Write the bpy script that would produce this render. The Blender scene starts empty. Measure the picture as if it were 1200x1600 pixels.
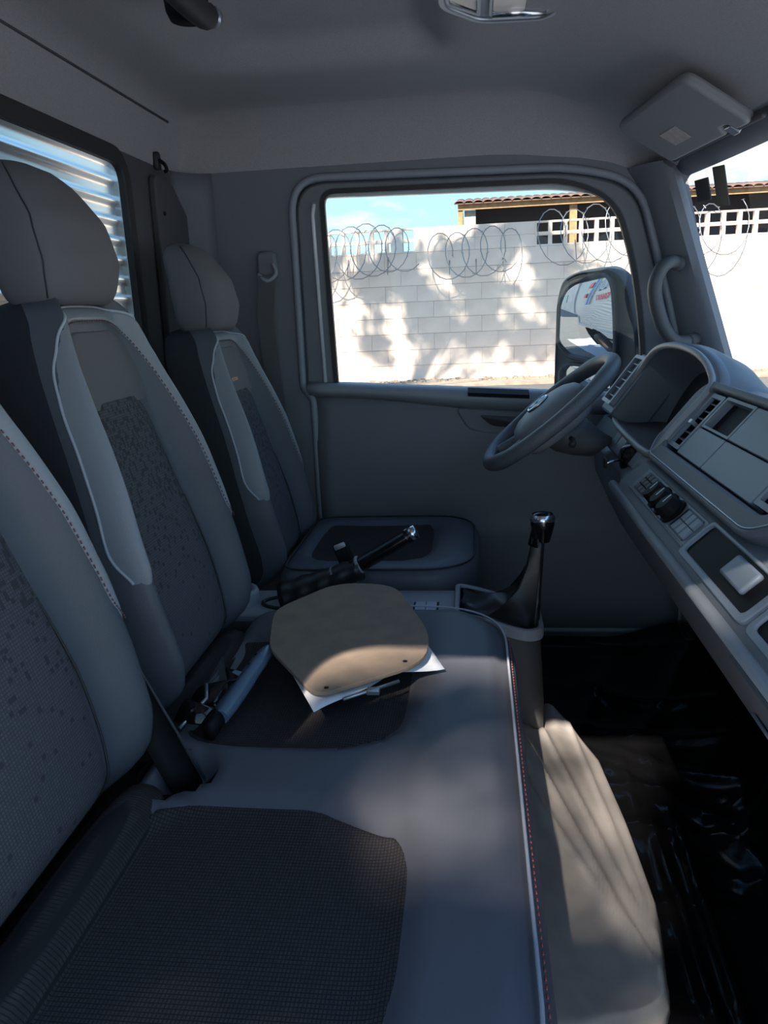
import bpy, math, random
from math import sin, cos, pi, sqrt, radians as R
from mathutils import Vector, Matrix
random.seed(7)
scene = bpy.context.scene
COL = scene.collection

# ------------------------------------------------------------------ camera
FPX = 1200.0
cam_d = bpy.data.cameras.new('camera'); cam = bpy.data.objects.new('camera', cam_d); COL.objects.link(cam)
cam_d.sensor_fit = 'VERTICAL'; cam_d.sensor_height = 24.0; cam_d.lens = 24.0 * FPX / 1600.0
cam_d.clip_start = 0.02; cam_d.clip_end = 400
CAM = Vector((0, 0, 1.05))
_Y = Vector((140.0, -320.0, FPX)).normalized()            # world axes seen in camera space (x right, y down, z ahead)
_r = R(2.5); _U = Vector((cos(_r), -sin(_r), 0)).cross(_Y).normalized()
if _U.y > 0: _U = -_U
_X = _Y.cross(_U)
if _X.x < 0: _X = -_X
right = Vector((_X.x, _Y.x, _U.x)); down = Vector((_X.y, _Y.y, _U.y)); fwd = Vector((_X.z, _Y.z, _U.z))
m = Matrix((right, -down, -fwd)).transposed().to_4x4(); m.translation = CAM
cam.matrix_world = m
scene.camera = cam

# ------------------------------------------------------------------ light and exposure
SUN_DIR = Vector((0.18, 0.80, -0.75)).normalized()
sun_d = bpy.data.lights.new('sun', 'SUN'); sun = bpy.data.objects.new('sun', sun_d); COL.objects.link(sun)
sun_d.energy = 9.5; sun_d.color = (1.0, 0.90, 0.78); sun_d.angle = R(0.8)
sun.rotation_euler = SUN_DIR.to_track_quat('-Z', 'Y').to_euler(); sun.location = (-3, -12, 14)

w = bpy.data.worlds.new('sky'); scene.world = w; w.use_nodes = True
nt = w.node_tree; nt.nodes.clear()
N = nt.nodes.new; LK = nt.links.new
tc = N('ShaderNodeTexCoord'); sep = N('ShaderNodeSeparateXYZ'); LK(tc.outputs['Generated'], sep.inputs[0])
ramp = N('ShaderNodeValToRGB'); LK(sep.outputs['Z'], ramp.inputs[0])
e = ramp.color_ramp.elements
e[0].position = 0.0; e[0].color = (0.62, 0.86, 0.93, 1); e[1].position = 0.75; e[1].color = (0.15, 0.37, 0.86, 1)
e2 = ramp.color_ramp.elements.new(0.18); e2.color = (0.46, 0.76, 0.93, 1)
e3 = ramp.color_ramp.elements.new(0.40); e3.color = (0.27, 0.56, 0.92, 1)
mp = N('ShaderNodeMapping'); mp.inputs['Scale'].default_value = (1.0, 1.0, 3.2); mp.inputs['Location'].default_value = (0.35, 0.2, 0.05)
LK(tc.outputs['Generated'], mp.inputs[0])
no = N('ShaderNodeTexNoise'); no.inputs['Scale'].default_value = 5.5; no.inputs['Detail'].default_value = 6; no.inputs['Roughness'].default_value = 0.55
LK(mp.outputs[0], no.inputs[0])
cr = N('ShaderNodeValToRGB'); cr.color_ramp.elements[0].position = 0.55; cr.color_ramp.elements[1].position = 0.68
LK(no.outputs['Fac'], cr.inputs[0])
mx = N('ShaderNodeMixRGB'); LK(cr.outputs[0], mx.inputs[0]); LK(ramp.outputs[0], mx.inputs[1]); mx.inputs[2].default_value = (1.0, 0.99, 0.97, 1)
bg = N('ShaderNodeBackground'); LK(mx.outputs[0], bg.inputs[0]); bg.inputs[1].default_value = 1.05
wo = N('ShaderNodeOutputWorld'); LK(bg.outputs[0], wo.inputs[0])
vs = scene.view_settings
vs.view_transform = 'Standard'; vs.look = 'None'; vs.gamma = 1.0; vs.use_curve_mapping = False
vs.exposure = 0.40

# ------------------------------------------------------------------ materials
MATS = {}
def mat(name, col, rough=0.6, metal=0.0, spec=0.5, noise=0.0, nscale=40.0, bump=0.0, bscale=300.0, col2=None, coat=0.0, detail=4.0, ramp=None):
    mm = bpy.data.materials.new(name); mm.use_nodes = True
    t = mm.node_tree; b = t.nodes['Principled BSDF']
    b.inputs['Base Color'].default_value = (*col, 1); b.inputs['Roughness'].default_value = rough
    b.inputs['Metallic'].default_value = metal; b.inputs['Specular IOR Level'].default_value = spec
    if coat: b.inputs['Coat Weight'].default_value = coat
    if noise or col2 is not None or bump:
        tcn = t.nodes.new('ShaderNodeTexCoord')
    if noise or col2 is not None:
        n = t.nodes.new('ShaderNodeTexNoise'); n.inputs['Scale'].default_value = nscale; n.inputs['Detail'].default_value = detail
        t.links.new(tcn.outputs['Object'], n.inputs['Vector'])
        c2 = col2 if col2 is not None else tuple(max(0, c * (1 - noise)) for c in col)
        rp = t.nodes.new('ShaderNodeValToRGB'); a, z = ramp or (0.35, 0.65)
        rp.color_ramp.elements[0].position = a; rp.color_ramp.elements[1].position = z
        rp.color_ramp.elements[0].color = (*c2, 1); rp.color_ramp.elements[1].color = (*col, 1)
        t.links.new(n.outputs['Fac'], rp.inputs[0]); t.links.new(rp.outputs[0], b.inputs['Base Color'])
    if bump:
        n2 = t.nodes.new('ShaderNodeTexNoise'); n2.inputs['Scale'].default_value = bscale; n2.inputs['Detail'].default_value = 2
        t.links.new(tcn.outputs['Object'], n2.inputs['Vector'])
        bp = t.nodes.new('ShaderNodeBump'); bp.inputs['Strength'].default_value = bump; bp.inputs['Distance'].default_value = 0.002
        t.links.new(n2.outputs['Fac'], bp.inputs['Height']); t.links.new(bp.outputs[0], b.inputs['Normal'])
    MATS[name] = mm
    return mm

mat('headliner', (0.37, 0.375, 0.385), 0.95, spec=0.2, bump=0.35, bscale=450, noise=0.12, nscale=300)
mat('trim', (0.175, 0.187, 0.215), 0.6, spec=0.4, bump=0.2, bscale=700)
mat('trim_light', (0.27, 0.295, 0.335), 0.5, spec=0.5, bump=0.15, bscale=700)
mat('trim_dark', (0.085, 0.086, 0.095), 0.6, spec=0.4, bump=0.15, bscale=600)
mat('rubber', (0.025, 0.026, 0.03), 0.55)
mat('dash', (0.175, 0.195, 0.235), 0.5, bump=0.3, bscale=800)
mat('dash_panel', (0.26, 0.295, 0.355), 0.42, bump=0.12, bscale=500)
mat('dash_dark', (0.08, 0.085, 0.095), 0.5, bump=0.15, bscale=500)
mat('black', (0.008, 0.008, 0.009), 0.6, spec=0.2)
mat('vinyl_black', (0.016, 0.016, 0.018), 0.38)
mat('hood_rim', (0.40, 0.40, 0.42), 0.45, bump=0.15, bscale=700)
mat('bounce_ground', (0.37, 0.385, 0.41), 0.9, col2=(0.42, 0.43, 0.45), nscale=3, bump=0.3, bscale=60)  # unseen ground, made pale so it bounces sunlight into the cab
mat('gloss_black', (0.006, 0.006, 0.007), 0.12)
mat('screen', (0.02, 0.023, 0.025), 0.25)
mat('chrome', (0.75, 0.78, 0.82), 0.18, metal=1.0)
mat('silver', (0.42, 0.46, 0.52), 0.32, metal=0.8)
mat('seat_side', (0.030, 0.033, 0.040), 0.75, spec=0.25, bump=0.2, bscale=900)
mat('leather', (0.080, 0.090, 0.112), 0.45, bump=0.25, bscale=600)
mat('leather_strip', (0.235, 0.255, 0.29), 0.40, bump=0.25, bscale=700)
mat('seat_smooth', (0.135, 0.136, 0.147), 0.8, bump=0.2, bscale=900)
mat('piping', (0.42, 0.45, 0.52), 0.5)
mat('thread', (0.16, 0.07, 0.08), 0.7)
mat('thread_light', (0.45, 0.45, 0.5), 0.7)
mat('vinyl', (0.112, 0.116, 0.138), 0.5, bump=0.2, bscale=700)
mat('floor_film', (0.006, 0.006, 0.007), 0.12, spec=0.12)
mat('sheet', (0.50, 0.455, 0.42), 0.42, col2=(0.40, 0.36, 0.335), nscale=14, coat=0.3)  # sunlight on the floor is put into this pale tone
mat('board', (0.30, 0.225, 0.165), 0.85, col2=(0.24, 0.185, 0.145), nscale=22, bump=0.3, bscale=500)
mat('board_edge', (0.05, 0.035, 0.025), 0.9)
mat('paper', (0.78, 0.80, 0.84), 0.8)
mat('label', (0.50, 0.45, 0.41), 0.4, col2=(0.36, 0.34, 0.33), nscale=60)
mat('visor_cloth', (0.25, 0.26, 0.275), 0.8, spec=0.3, bump=0.2, bscale=500)
mat('white_wall', (0.85, 0.71, 0.62), 0.9, col2=(0.70, 0.57, 0.49), nscale=1.3, ramp=(0.3, 0.6), bump=0.3, bscale=60, detail=8)
mat('mortar', (0.50, 0.42, 0.37), 0.95)
mat('asphalt', (0.115, 0.112, 0.108), 0.9, col2=(0.145, 0.14, 0.13), nscale=6, bump=0.4, bscale=80)
mat('dirt', (0.42, 0.33, 0.25), 0.95, col2=(0.30, 0.23, 0.18), nscale=5)
mat('concrete', (0.50, 0.47, 0.43), 0.9, noise=0.25, nscale=6)
mat('wood_orange', (0.55, 0.30, 0.14), 0.7, noise=0.3, nscale=8)
mat('rooftile', (0.23, 0.13, 0.10), 0.85, col2=(0.12, 0.08, 0.07), nscale=4)
mat('dark_wall', (0.055, 0.05, 0.055), 0.9)
mat('wire', (0.28, 0.28, 0.29), 0.4, metal=0.8)
mat('bark', (0.10, 0.075, 0.055), 0.95, noise=0.4, nscale=12)
mat('leaf', (0.07, 0.13, 0.035), 0.6, col2=(0.045, 0.09, 0.025), nscale=1.5)
mat('aluminium', (0.88, 0.89, 0.90), 0.30, metal=1.0, noise=0.08, nscale=3)
mat('box_side', (0.50, 0.51, 0.52), 0.45, metal=0.2)
mat('tyre', (0.02, 0.02, 0.022), 0.8)
mat('rim', (0.55, 0.30, 0.16), 0.5)
mat('mirror_glass', (0.92, 0.94, 0.95), 0.0, metal=1.0)
mat('mirror_shell', (0.035, 0.038, 0.044), 0.5, bump=0.2, bscale=600)
mat('body_paint', (0.72, 0.74, 0.78), 0.25, coat=0.5)
mat('red_print', (0.75, 0.05, 0.08), 0.5)
mat('blue_print', (0.06, 0.18, 0.50), 0.5)
mat('blue_pale', (0.28, 0.42, 0.62), 0.5)
mat('orange_print', (0.75, 0.45, 0.30), 0.6)
mat('tag_film', (0.010, 0.012, 0.014), 0.4)
mat('lamp_lens', (0.85, 0.80, 0.74), 0.25)
mat('cement_wall', (0.75, 0.71, 0.66), 0.9, noise=0.15, nscale=1)

def glass(name, col, mixv):
    mm = bpy.data.materials.new(name); mm.use_nodes = True; t = mm.node_tree; t.nodes.clear()
    o = t.nodes.new('ShaderNodeOutputMaterial'); mixn = t.nodes.new('ShaderNodeMixShader')
    tr = t.nodes.new('ShaderNodeBsdfTransparent'); tr.inputs[0].default_value = (*col, 1)
    gl = t.nodes.new('ShaderNodeBsdfGlossy'); gl.inputs['Roughness'].default_value = 0.0
    lw = t.nodes.new('ShaderNodeLayerWeight'); pw_ = t.nodes.new('ShaderNodeMath'); pw_.operation = 'POWER'; pw_.inputs[1].default_value = 5.0
    ma_ = t.nodes.new('ShaderNodeMath'); ma_.operation = 'MULTIPLY_ADD'; ma_.inputs[1].default_value = 0.5; ma_.inputs[2].default_value = mixv
    t.links.new(lw.outputs['Facing'], pw_.inputs[0]); t.links.new(pw_.outputs[0], ma_.inputs[0])
    t.links.new(ma_.outputs[0], mixn.inputs[0]); t.links.new(tr.outputs[0], mixn.inputs[1]); t.links.new(gl.outputs[0], mixn.inputs[2])
    t.links.new(mixn.outputs[0], o.inputs[0]); MATS[name] = mm
glass('glass', (0.95, 0.98, 0.97), 0.02)

def weave(name, c_thread, c_gap, px, py, dots, c_dot, rough=0.95):
    """woven cloth: thread grid from the UV map (metres), with scattered darker squares"""
    mm = bpy.data.materials.new(name); mm.use_nodes = True; t = mm.node_tree; b = t.nodes['Principled BSDF']
    b.inputs['Roughness'].default_value = rough; b.inputs['Specular IOR Level'].default_value = 0.15
    nn = t.nodes.new; lk = t.links.new
    uv = nn('ShaderNodeUVMap'); mpn = nn('ShaderNodeMapping'); mpn.inputs['Scale'].default_value = (1 / px, 1 / py, 1); lk(uv.outputs[0], mpn.inputs[0])
    br = nn('ShaderNodeTexBrick'); br.offset = 0.0; br.inputs['Scale'].default_value = 1.0
    br.inputs['Brick Width'].default_value = 1.0; br.inputs['Row Height'].default_value = 1.0; br.inputs['Mortar Size'].default_value = 0.17
    br.inputs['Mortar Smooth'].default_value = 0.6
    br.inputs['Color1'].default_value = (*c_thread, 1); br.inputs['Color2'].default_value = (*[c * 0.85 for c in c_thread], 1); br.inputs['Mortar'].default_value = (*c_gap, 1)
    lk(mpn.outputs[0], br.inputs['Vector'])
    last = br.outputs['Color']
    if dots:
        sc = nn('ShaderNodeVectorMath'); sc.operation = 'MULTIPLY'; sc.inputs[1].default_value = (1 / 0.006, 1 / 0.006, 1); lk(uv.outputs[0], sc.inputs[0])
        fl = nn('ShaderNodeVectorMath'); fl.operation = 'FLOOR'; lk(sc.outputs[0], fl.inputs[0])
        wn = nn('ShaderNodeTexWhiteNoise'); wn.noise_dimensions = '2D'; lk(fl.outputs[0], wn.inputs['Vector'])
        sx = nn('ShaderNodeSeparateXYZ'); lk(uv.outputs[0], sx.inputs[0])
        mr = nn('ShaderNodeMapRange'); mr.inputs[1].default_value = 0.14; mr.inputs[2].default_value = 0.43; mr.inputs[3].default_value = 0.012; mr.inputs[4].default_value = dots
        lk(sx.outputs['Y'], mr.inputs[0])
        lt = nn('ShaderNodeMath'); lt.operation = 'LESS_THAN'; lk(wn.outputs['Value'], lt.inputs[0]); lk(mr.outputs[0], lt.inputs[1])
        mixn = nn('ShaderNodeMixRGB'); lk(lt.outputs[0], mixn.inputs[0]); lk(last, mixn.inputs[1]); mixn.inputs[2].default_value = (*c_dot, 1)
        last = mixn.outputs[0]
    lk(last, b.inputs['Base Color'])
    bp = nn('ShaderNodeBump'); bp.inputs['Strength'].default_value = 0.5; bp.inputs['Distance'].default_value = 0.0015
    lk(br.outputs['Fac'], bp.inputs['Height']); bp.invert = True; lk(bp.outputs[0], b.inputs['Normal'])
    MATS[name] = mm
weave('cloth_back', (0.120, 0.124, 0.142), (0.070, 0.073, 0.086), 0.0042, 0.0042, 0.36, (0.062, 0.063, 0.074))
weave('cloth_seat', (0.072, 0.063, 0.063), (0.030, 0.028, 0.030), 0.0052, 0.0040, 0, None)

# ------------------------------------------------------------------ helpers
ORG = {}                                           # world origin of every object (no parent is rotated)
def org(o): return ORG.get(o.name, Vector((0, 0, 0)))
def thing(name, loc, label=None, cat=None, group=None, kind=None):
    o = bpy.data.objects.new(name, None); COL.objects.link(o); o.empty_display_size = 0.05
    o.location = loc; ORG[o.name] = Vector(loc)
    tag(o, label, cat, group, kind); return o
def tag(o, label=None, cat=None, group=None, kind=None):
    if label: o['label'] = label
    if cat: o['category'] = cat
    if group: o['group'] = group
    if kind: o['kind'] = kind
    return o
def place(o, c, parent):
    ORG[o.name] = Vector(c)
    if parent is not None:
        o.parent = parent; o.location = Vector(c) - org(parent)
    else: o.location = c
def obj(name, geo, material, parent=None, smooth=True, bevel=0, seg=2, uv=None, sub=0, label=None, solid=0, autosmooth=None):
    vs_, fs = geo
    lo = Vector([min(v[i] for v in vs_) for i in range(3)]); hi = Vector([max(v[i] for v in vs_) for i in range(3)]); c = (lo + hi) / 2
    me = bpy.data.meshes.new(name); me.from_pydata([Vector(v) - c for v in vs_], [], fs); me.update()
    if uv is not None:
        ul = me.uv_layers.new(name='UVMap')
        for lp in me.loops: ul.data[lp.index].uv = uv[lp.vertex_index]
    if smooth:
        me.polygons.foreach_set('use_smooth', [True] * len(me.polygons))
    me.materials.append(MATS[material])
    o = bpy.data.objects.new(name, me); COL.objects.link(o); place(o, c, parent)
    if bevel:
        b = o.modifiers.new('bevel', 'BEVEL'); b.width = bevel; b.segments = seg; b.limit_method = 'ANGLE'; b.angle_limit = R(35); b.harden_normals = False
    if solid:
        s = o.modifiers.new('solid', 'SOLIDIFY'); s.thickness = solid; s.offset = 0
    if sub:
        s = o.modifiers.new('sub', 'SUBSURF'); s.levels = sub; s.render_levels = sub
    if smooth and (bevel or autosmooth):
        try: me.set_sharp_from_angle(angle=R(autosmooth or 40))
        except Exception: pass
    if label: o['label'] = label
    return o
def inst(src, name, c, parent, rot=None):
    o = bpy.data.objects.new(name, src.data); COL.objects.link(o); place(o, c, parent)
    for md in src.modifiers:
        n_ = o.modifiers.new(md.name, md.type)
        if md.type == 'BEVEL': n_.width = md.width; n_.segments = md.segments; n_.limit_method = md.limit_method
    return o
def merge(*geos):
    V, F = [], []
    for v, f in geos:
        k = len(V); V += list(v); F += [tuple(i + k for i in q) for q in f]
    return V, F
def box(x0, x1, y0, y1, z0, z1):
    v = [(x, y, z) for x in (x0, x1) for y in (y0, y1) for z in (z0, z1)]
    return v, [(0, 1, 3, 2), (4, 6, 7, 5), (0, 4, 5, 1), (2, 3, 7, 6), (0, 2, 6, 4), (1, 5, 7, 3)]
def xf(geo, fn): return [fn(*v) for v in geo[0]], geo[1]
def prism(pts, fn, d0, d1):
    """polygon pts (a,b) extruded from depth d0 to d1; fn(a,b,d) gives the point"""
    n = len(pts); v = [fn(a, b, d0) for a, b in pts] + [fn(a, b, d1) for a, b in pts]
    f = [tuple(range(n))[::-1], tuple(range(n, 2 * n))] + [(i, (i + 1) % n, n + (i + 1) % n, n + i) for i in range(n)]
    return v, f
def ringprism(outer, inner, fn, d0, d1):
    n = len(outer); v = [fn(a, b, d0) for a, b in outer] + [fn(a, b, d0) for a, b in inner] + [fn(a, b, d1) for a, b in outer] + [fn(a, b, d1) for a, b in inner]
    f = []
    for i in range(n):
        j = (i + 1) % n
        f += [(i, n + i, n + j, j), (2 * n + i, 2 * n + j, 3 * n + j, 3 * n + i), (i, j, 2 * n + j, 2 * n + i), (n + i, 3 * n + i, 3 * n + j, n + j)]
    return v, f
def frames(path, closed):
    P = [Vector(p) for p in path]; n = len(P); T = []
    for i in range(n):
        a = P[(i - 1) % n] if (closed or i > 0) else P[i]; b = P[(i + 1) % n] if (closed or i < n - 1) else P[i]
        T.append((b - a).normalized())
    up = Vector((0, 0, 1)) if abs(T[0].z) < 0.9 else Vector((1, 0, 0))
    nn = (up - T[0] * up.dot(T[0])).normalized(); out = []
    for i in range(n):
        nn = (nn - T[i] * nn.dot(T[i])).normalized(); out.append((P[i], T[i], nn, T[i].cross(nn)))
    return out
def tube(path, r, k=8, closed=False, ry=None):
    fr = frames(path, closed); n = len(fr); v = []; f = []
    for i, (p, t, a, b) in enumerate(fr):
        rr = r(i / max(1, n - 1)) if callable(r) else r; rb = ry if ry else rr
        for j in range(k):
            q = 2 * pi * j / k; v.append(p + a * cos(q) * rr + b * sin(q) * rb)
    for i in range(n if closed else n - 1):
        for j in range(k):
            i2 = (i + 1) % n; f.append((i * k + j, i * k + (j + 1) % k, i2 * k + (j + 1) % k, i2 * k + j))
    if not closed: f += [tuple(range(k))[::-1], tuple((n - 1) * k + j for j in range(k))]
    return v, f
def spline(pts, per=8, closed=False):
    P = [Vector(p) for p in pts]; n = len(P); out = []
    rng = range(n) if closed else range(n - 1)
    for i in rng:
        p0 = P[(i - 1) % n] if (closed or i > 0) else P[i] * 2 - P[i + 1]
        p1 = P[i]; p2 = P[(i + 1) % n]; p3 = P[(i + 2) % n] if (closed or i < n - 2) else P[i + 1] * 2 - P[i]
        for s in range(per):
            t = s / per
            out.append(0.5 * ((2 * p1) + (p2 - p0) * t + (2 * p0 - 5 * p1 + 4 * p2 - p3) * t * t + (3 * p1 - p0 - 3 * p2 + p3) * t ** 3))
    if not closed: out.append(P[-1])
    return out
def loft(secs, cap=True, closed=True):
    n = len(secs[0]); v = [p for s in secs for p in s]; f = []
    for i in range(len(secs) - 1):
        for j in range(n if closed else n - 1):
            k = (j + 1) % n; f.append((i * n + j, i * n + k, (i + 1) * n + k, (i + 1) * n + j))
    if cap and closed: f += [tuple(range(n))[::-1], tuple((len(secs) - 1) * n + j for j in range(n))]
    return v, f
def grid(fn, us, vs2):
    nu = len(us); v = [fn(u, q) for q in vs2 for u in us]
    f = [(j * nu + i, j * nu + i + 1, (j + 1) * nu + i + 1, (j + 1) * nu + i) for j in range(len(vs2) - 1) for i in range(nu - 1)]
    return v, f
def lin(a, b, n): return [a + (b - a) * i / (n - 1) for i in range(n)]
def roundpoly(pts, rad, n=5):
    """round the corners of a 2D polygon; rad is one radius or a list"""
    out = []; L = len(pts)
    for i in range(L):
        p = Vector(pts[i]).to_2d(); a = Vector(pts[i - 1]).to_2d(); b = Vector(pts[(i + 1) % L]).to_2d()
        r = rad[i] if isinstance(rad, (list, tuple)) else rad
        da, db = (a - p), (b - p); d = min(r, da.length * 0.48, db.length * 0.48)
        pa, pb = p + da.normalized() * d, p + db.normalized() * d
        for k in range(n + 1):
            t = k / n; q = pa * (1 - t) ** 2 + p * 2 * t * (1 - t) + pb * t * t; out.append((q.x, q.y))
    return out
def rrect(a0, a1, b0, b1, r, n=5): return roundpoly([(a0, b0), (a1, b0), (a1, b1), (a0, b1)], r, n)
def offset(poly, d):
    n = len(poly); out = []
    area = sum(poly[i][0] * poly[(i + 1) % n][1] - poly[(i + 1) % n][0] * poly[i][1] for i in range(n)); s = 1 if area > 0 else -1
    for i in range(n):
        a = Vector(poly[i - 1]); p = Vector(poly[i]); b = Vector(poly[(i + 1) % n])
        e1 = (p - a); e2 = (b - p)
        if e1.length < 1e-7: e1 = e2
        if e2.length < 1e-7: e2 = e1
        n1 = Vector((e1.y, -e1.x)).normalized() * s; n2 = Vector((e2.y, -e2.x)).normalized() * s
        nn = (n1 + n2); nn = nn.normalized() if nn.length > 1e-6 else n1
        k = 1 / max(0.5, nn.dot(n1)); q = p + nn * d * k; out.append((q.x, q.y))
    return out
def raycast(poly, c, ang):
    dx, dy = cos(ang), sin(ang); best = None; n = len(poly)
    for i in range(n):
        ax, ay = poly[i][0] - c[0], poly[i][1] - c[1]; bx, by = poly[(i + 1) % n][0] - c[0], poly[(i + 1) % n][1] - c[1]
        ex, ey = bx - ax, by - ay; den = dx * ey - dy * ex
        if abs(den) < 1e-12: continue
        t = (ax * ey - ay * ex) / den; s = (ax * dy - ay * dx) / den
        if t > 0 and -1e-6 <= s <= 1 + 1e-6 and (best is None or t < best): best = t
    return (c[0] + dx * best, c[1] + dy * best)
def match(outer, inner, c, extra=48):
    """resample two star-shaped polygons at the same angles"""
    A = sorted(set([round(math.atan2(p[1] - c[1], p[0] - c[0]), 5) for p in list(outer) + list(inner)] + [round(-pi + 2 * pi * i / extra, 5) for i in range(extra)]))
    A = [a for i, a in enumerate(A) if i == 0 or a - A[i - 1] > 1e-4]
    return [raycast(outer, c, a) for a in A], [raycast(inner, c, a) for a in A]
def lathe(prof, c, axis='z', n=24):
    v = []; f = []
    for i in range(n):
        q = 2 * pi * i / n
        for r, h in prof:
            p = (r * cos(q), r * sin(q), h)
            v.append({'z': (c[0] + p[0], c[1] + p[1], c[2] + h), 'y': (c[0] + p[0], c[1] + h, c[2] + p[1]), 'x': (c[0] + h, c[1] + p[0], c[2] + p[1])}[axis])
    k = len(prof)
    for i in range(n):
        for j in range(k - 1): f.append((i * k + j, ((i + 1) % n) * k + j, ((i + 1) % n) * k + j + 1, i * k + j + 1))
    return v, f
def frame_fn(o, a, b):
    """map (p,q,d) on a plane with origin o, unit axes a,b and normal a x b"""
    o = Vector(o); a = Vector(a).normalized(); b = Vector(b); b = (b - a * a.dot(b)).normalized(); n = a.cross(b)
    return lambda p, q, d: o + a * p + b * q + n * d
def text_geo(s, fn, size, depth=0.0006, mirror=False):
    cu = bpy.data.curves.new('t', 'FONT'); cu.body = s; cu.size = size; cu.extrude = depth; cu.align_x = 'CENTER'; cu.align_y = 'CENTER'; cu.resolution_u = 2
    o = bpy.data.objects.new('t', cu); COL.objects.link(o); bpy.context.view_layer.update()
    me = o.evaluated_get(bpy.context.evaluated_depsgraph_get()).to_mesh()
    v = [fn(-p.co.x if mirror else p.co.x, p.co.y, p.co.z) for p in me.vertices]; f = [tuple(p.vertices) for p in me.polygons]
    o.to_mesh_clear(); bpy.data.objects.remove(o); bpy.data.curves.remove(cu)
    return v, f
def ss(a, b, x):
    t = min(1, max(0, (x - a) / (b - a))); return t * t * (3 - 2 * t)
def interp(tab, x):
    if x <= tab[0][0]: return tab[0][1]
    for (a, p), (b, q) in zip(tab, tab[1:]):
        if x <= b: return p + (q - p) * (x - a) / (b - a)
    return tab[-1][1]
# ================================================================== CAB SHELL
YL, YR = 2.35, 0.22            # driver side wall, passenger side wall
XB = -0.85                     # rear wall
PROF = [(-0.85, 1.455), (-0.847, 1.50), (-0.838, 1.54), (-0.82, 1.572), (-0.79, 1.592), (-0.75, 1.60), (-0.68, 1.60), (-0.60, 1.60), (-0.52, 1.60), (-0.44, 1.60), (-0.36, 1.60),
        (-0.28, 1.60), (-0.20, 1.60), (-0.14, 1.60), (-0.10, 1.60), (-0.06, 1.60), (-0.02, 1.60), (0.05, 1.60), (0.14, 1.595), (0.22, 1.578), (0.30, 1.548), (0.38, 1.505), (0.46, 1.452), (0.53, 1.402), (0.575, 1.37)]
def ceil_z(X): return interp([p for p in PROF if p[0] > -0.76], X)
def ceil_pt(i, Y):
    X, z = PROF[i]; r = 0.14
    d = max(0, abs(Y - 1.285) - (1.065 - r)); drop = r - sqrt(max(0, r * r - d * d))
    k = 1 - 0.65 * ss(0.15, 0.55, X)
    if X < -0.80: k *= max(0.15, (z - 1.455) / 0.145)
    rec = ss(-0.60, -0.54, X) * (1 - ss(-0.10, -0.04, X)) * (1 - ss(1.86, 1.95, Y)) * ss(0.62, 0.72, Y)
    bow = 0.075 * (1 - min(1, ((Y - 1.29) / 0.97) ** 2)) * ss(0.25, 0.575, X)
    return (X + bow, Y, z - drop * k + 0.045 * rec)
ys = sorted(set([round(YR + 2.13 * i / 60, 4) for i in range(61)] + [2.33, 2.342, 2.24, 0.23, 0.24, 0.25]))
g = grid(lambda i, Y: ceil_pt(i, Y), list(range(len(PROF))), ys)
tag(obj('ceiling', g, 'headliner'), 'dark grey fabric headliner with a shallow recess', kind='structure')

# floor, firewall
tag(obj('floor', box(XB - 0.04, 0.80, YR, YL + 0.05, -0.04, 0.0), 'trim_dark', smooth=False), 'dark cab floor', kind='structure')
tag(obj('wall_front', box(0.72, 0.78, YR, YL + 0.05, 0.0, 0.80), 'black', smooth=False), 'black firewall below the dashboard', kind='structure')

# rear wall with window opening
RW_out = [(YR, 0.0), (YL + 0.04, 0.0), (YL + 0.04, 1.47), (YR, 1.47)]
RW_in = rrect(0.62, 1.945, 0.965, 1.425, 0.05, 5)
o_, i_ = match(RW_out, RW_in, (1.28, 1.2))
wr = tag(obj('wall_rear', ringprism(o_, i_, lambda a, b, d: (XB - d, a, b), 0.0, 0.012), 'trim_dark', smooth=False), 'charcoal rear cab wall with window opening', kind='structure')
gk_o, gk_i = match(offset(RW_in, 0.035), offset(RW_in, -0.004), (1.28, 1.2))
obj('window_gasket', ringprism(gk_o, gk_i, lambda a, b, d: (XB + d, a, b), -0.012, 0.007), 'rubber', wr, bevel=0.003)
obj('fold_bead', tube([(XB + 0.028, YR, 1.575), (XB + 0.028, 2.215, 1.574)], 0.005, 8), 'trim_dark', wr)
tag(obj('window_1', prism(RW_in, lambda a, b, d: (XB - d, a, b), 0.004, 0.009), 'glass', smooth=False), 'rear cab window pane', kind='structure')
# belt pillar cover on the rear wall beside the window
tp = tag(obj('trim_1', prism(roundpoly([(2.06, 0.30), (2.335, 0.30), (2.335, 1.33), (2.21, 1.425), (2.10, 1.425)], 0.02, 3), lambda a, b, d: (XB + d, a, b), 0.0, 0.022), 'trim_dark', smooth=False, bevel=0.006), 'plain vertical cover strip beside the rear window', kind='structure')
obj('screw_cap', lathe([(0, 0.004), (0.005, 0.004), (0.006, 0)], (XB + 0.022, 2.135, 1.33), 'x', 10), 'black', tp)

# driver side wall with door opening
OPEN = roundpoly([(-0.495, 0.035), (-0.495, 0.80), (-0.525, 0.83), (-0.522, 1.432), (0.28, 1.415), (0.46, 1.365), (0.565, 1.0), (0.63, 0.74), (0.63, 0.035)], [0.03, 0.02, 0.02, 0.10, 0.09, 0.12, 0.1, 0.1, 0.03], 7)
LW_out = [(-0.89, 0), (0.78, 0), (0.74, 0.80), (0.70, 0.93), (0.585, 1.375), (0.47, 1.43), (0.30, 1.49), (0.15, 1.50), (-0.89, 1.50)]
o_, i_ = match(LW_out, OPEN, (0.03, 0.75), 72)
wl = tag(obj('wall_left', ringprism(o_, i_, lambda a, b, d: (a, YL + d, b), 0.0, 0.06), 'trim', smooth=False), 'dark grey driver side wall around the door opening', kind='structure')
sl = [(a, YL - 0.004, b) for a, b in OPEN]
obj('door_seal', tube(sl, 0.011, 8, closed=True), 'trim_light', wl)
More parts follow.
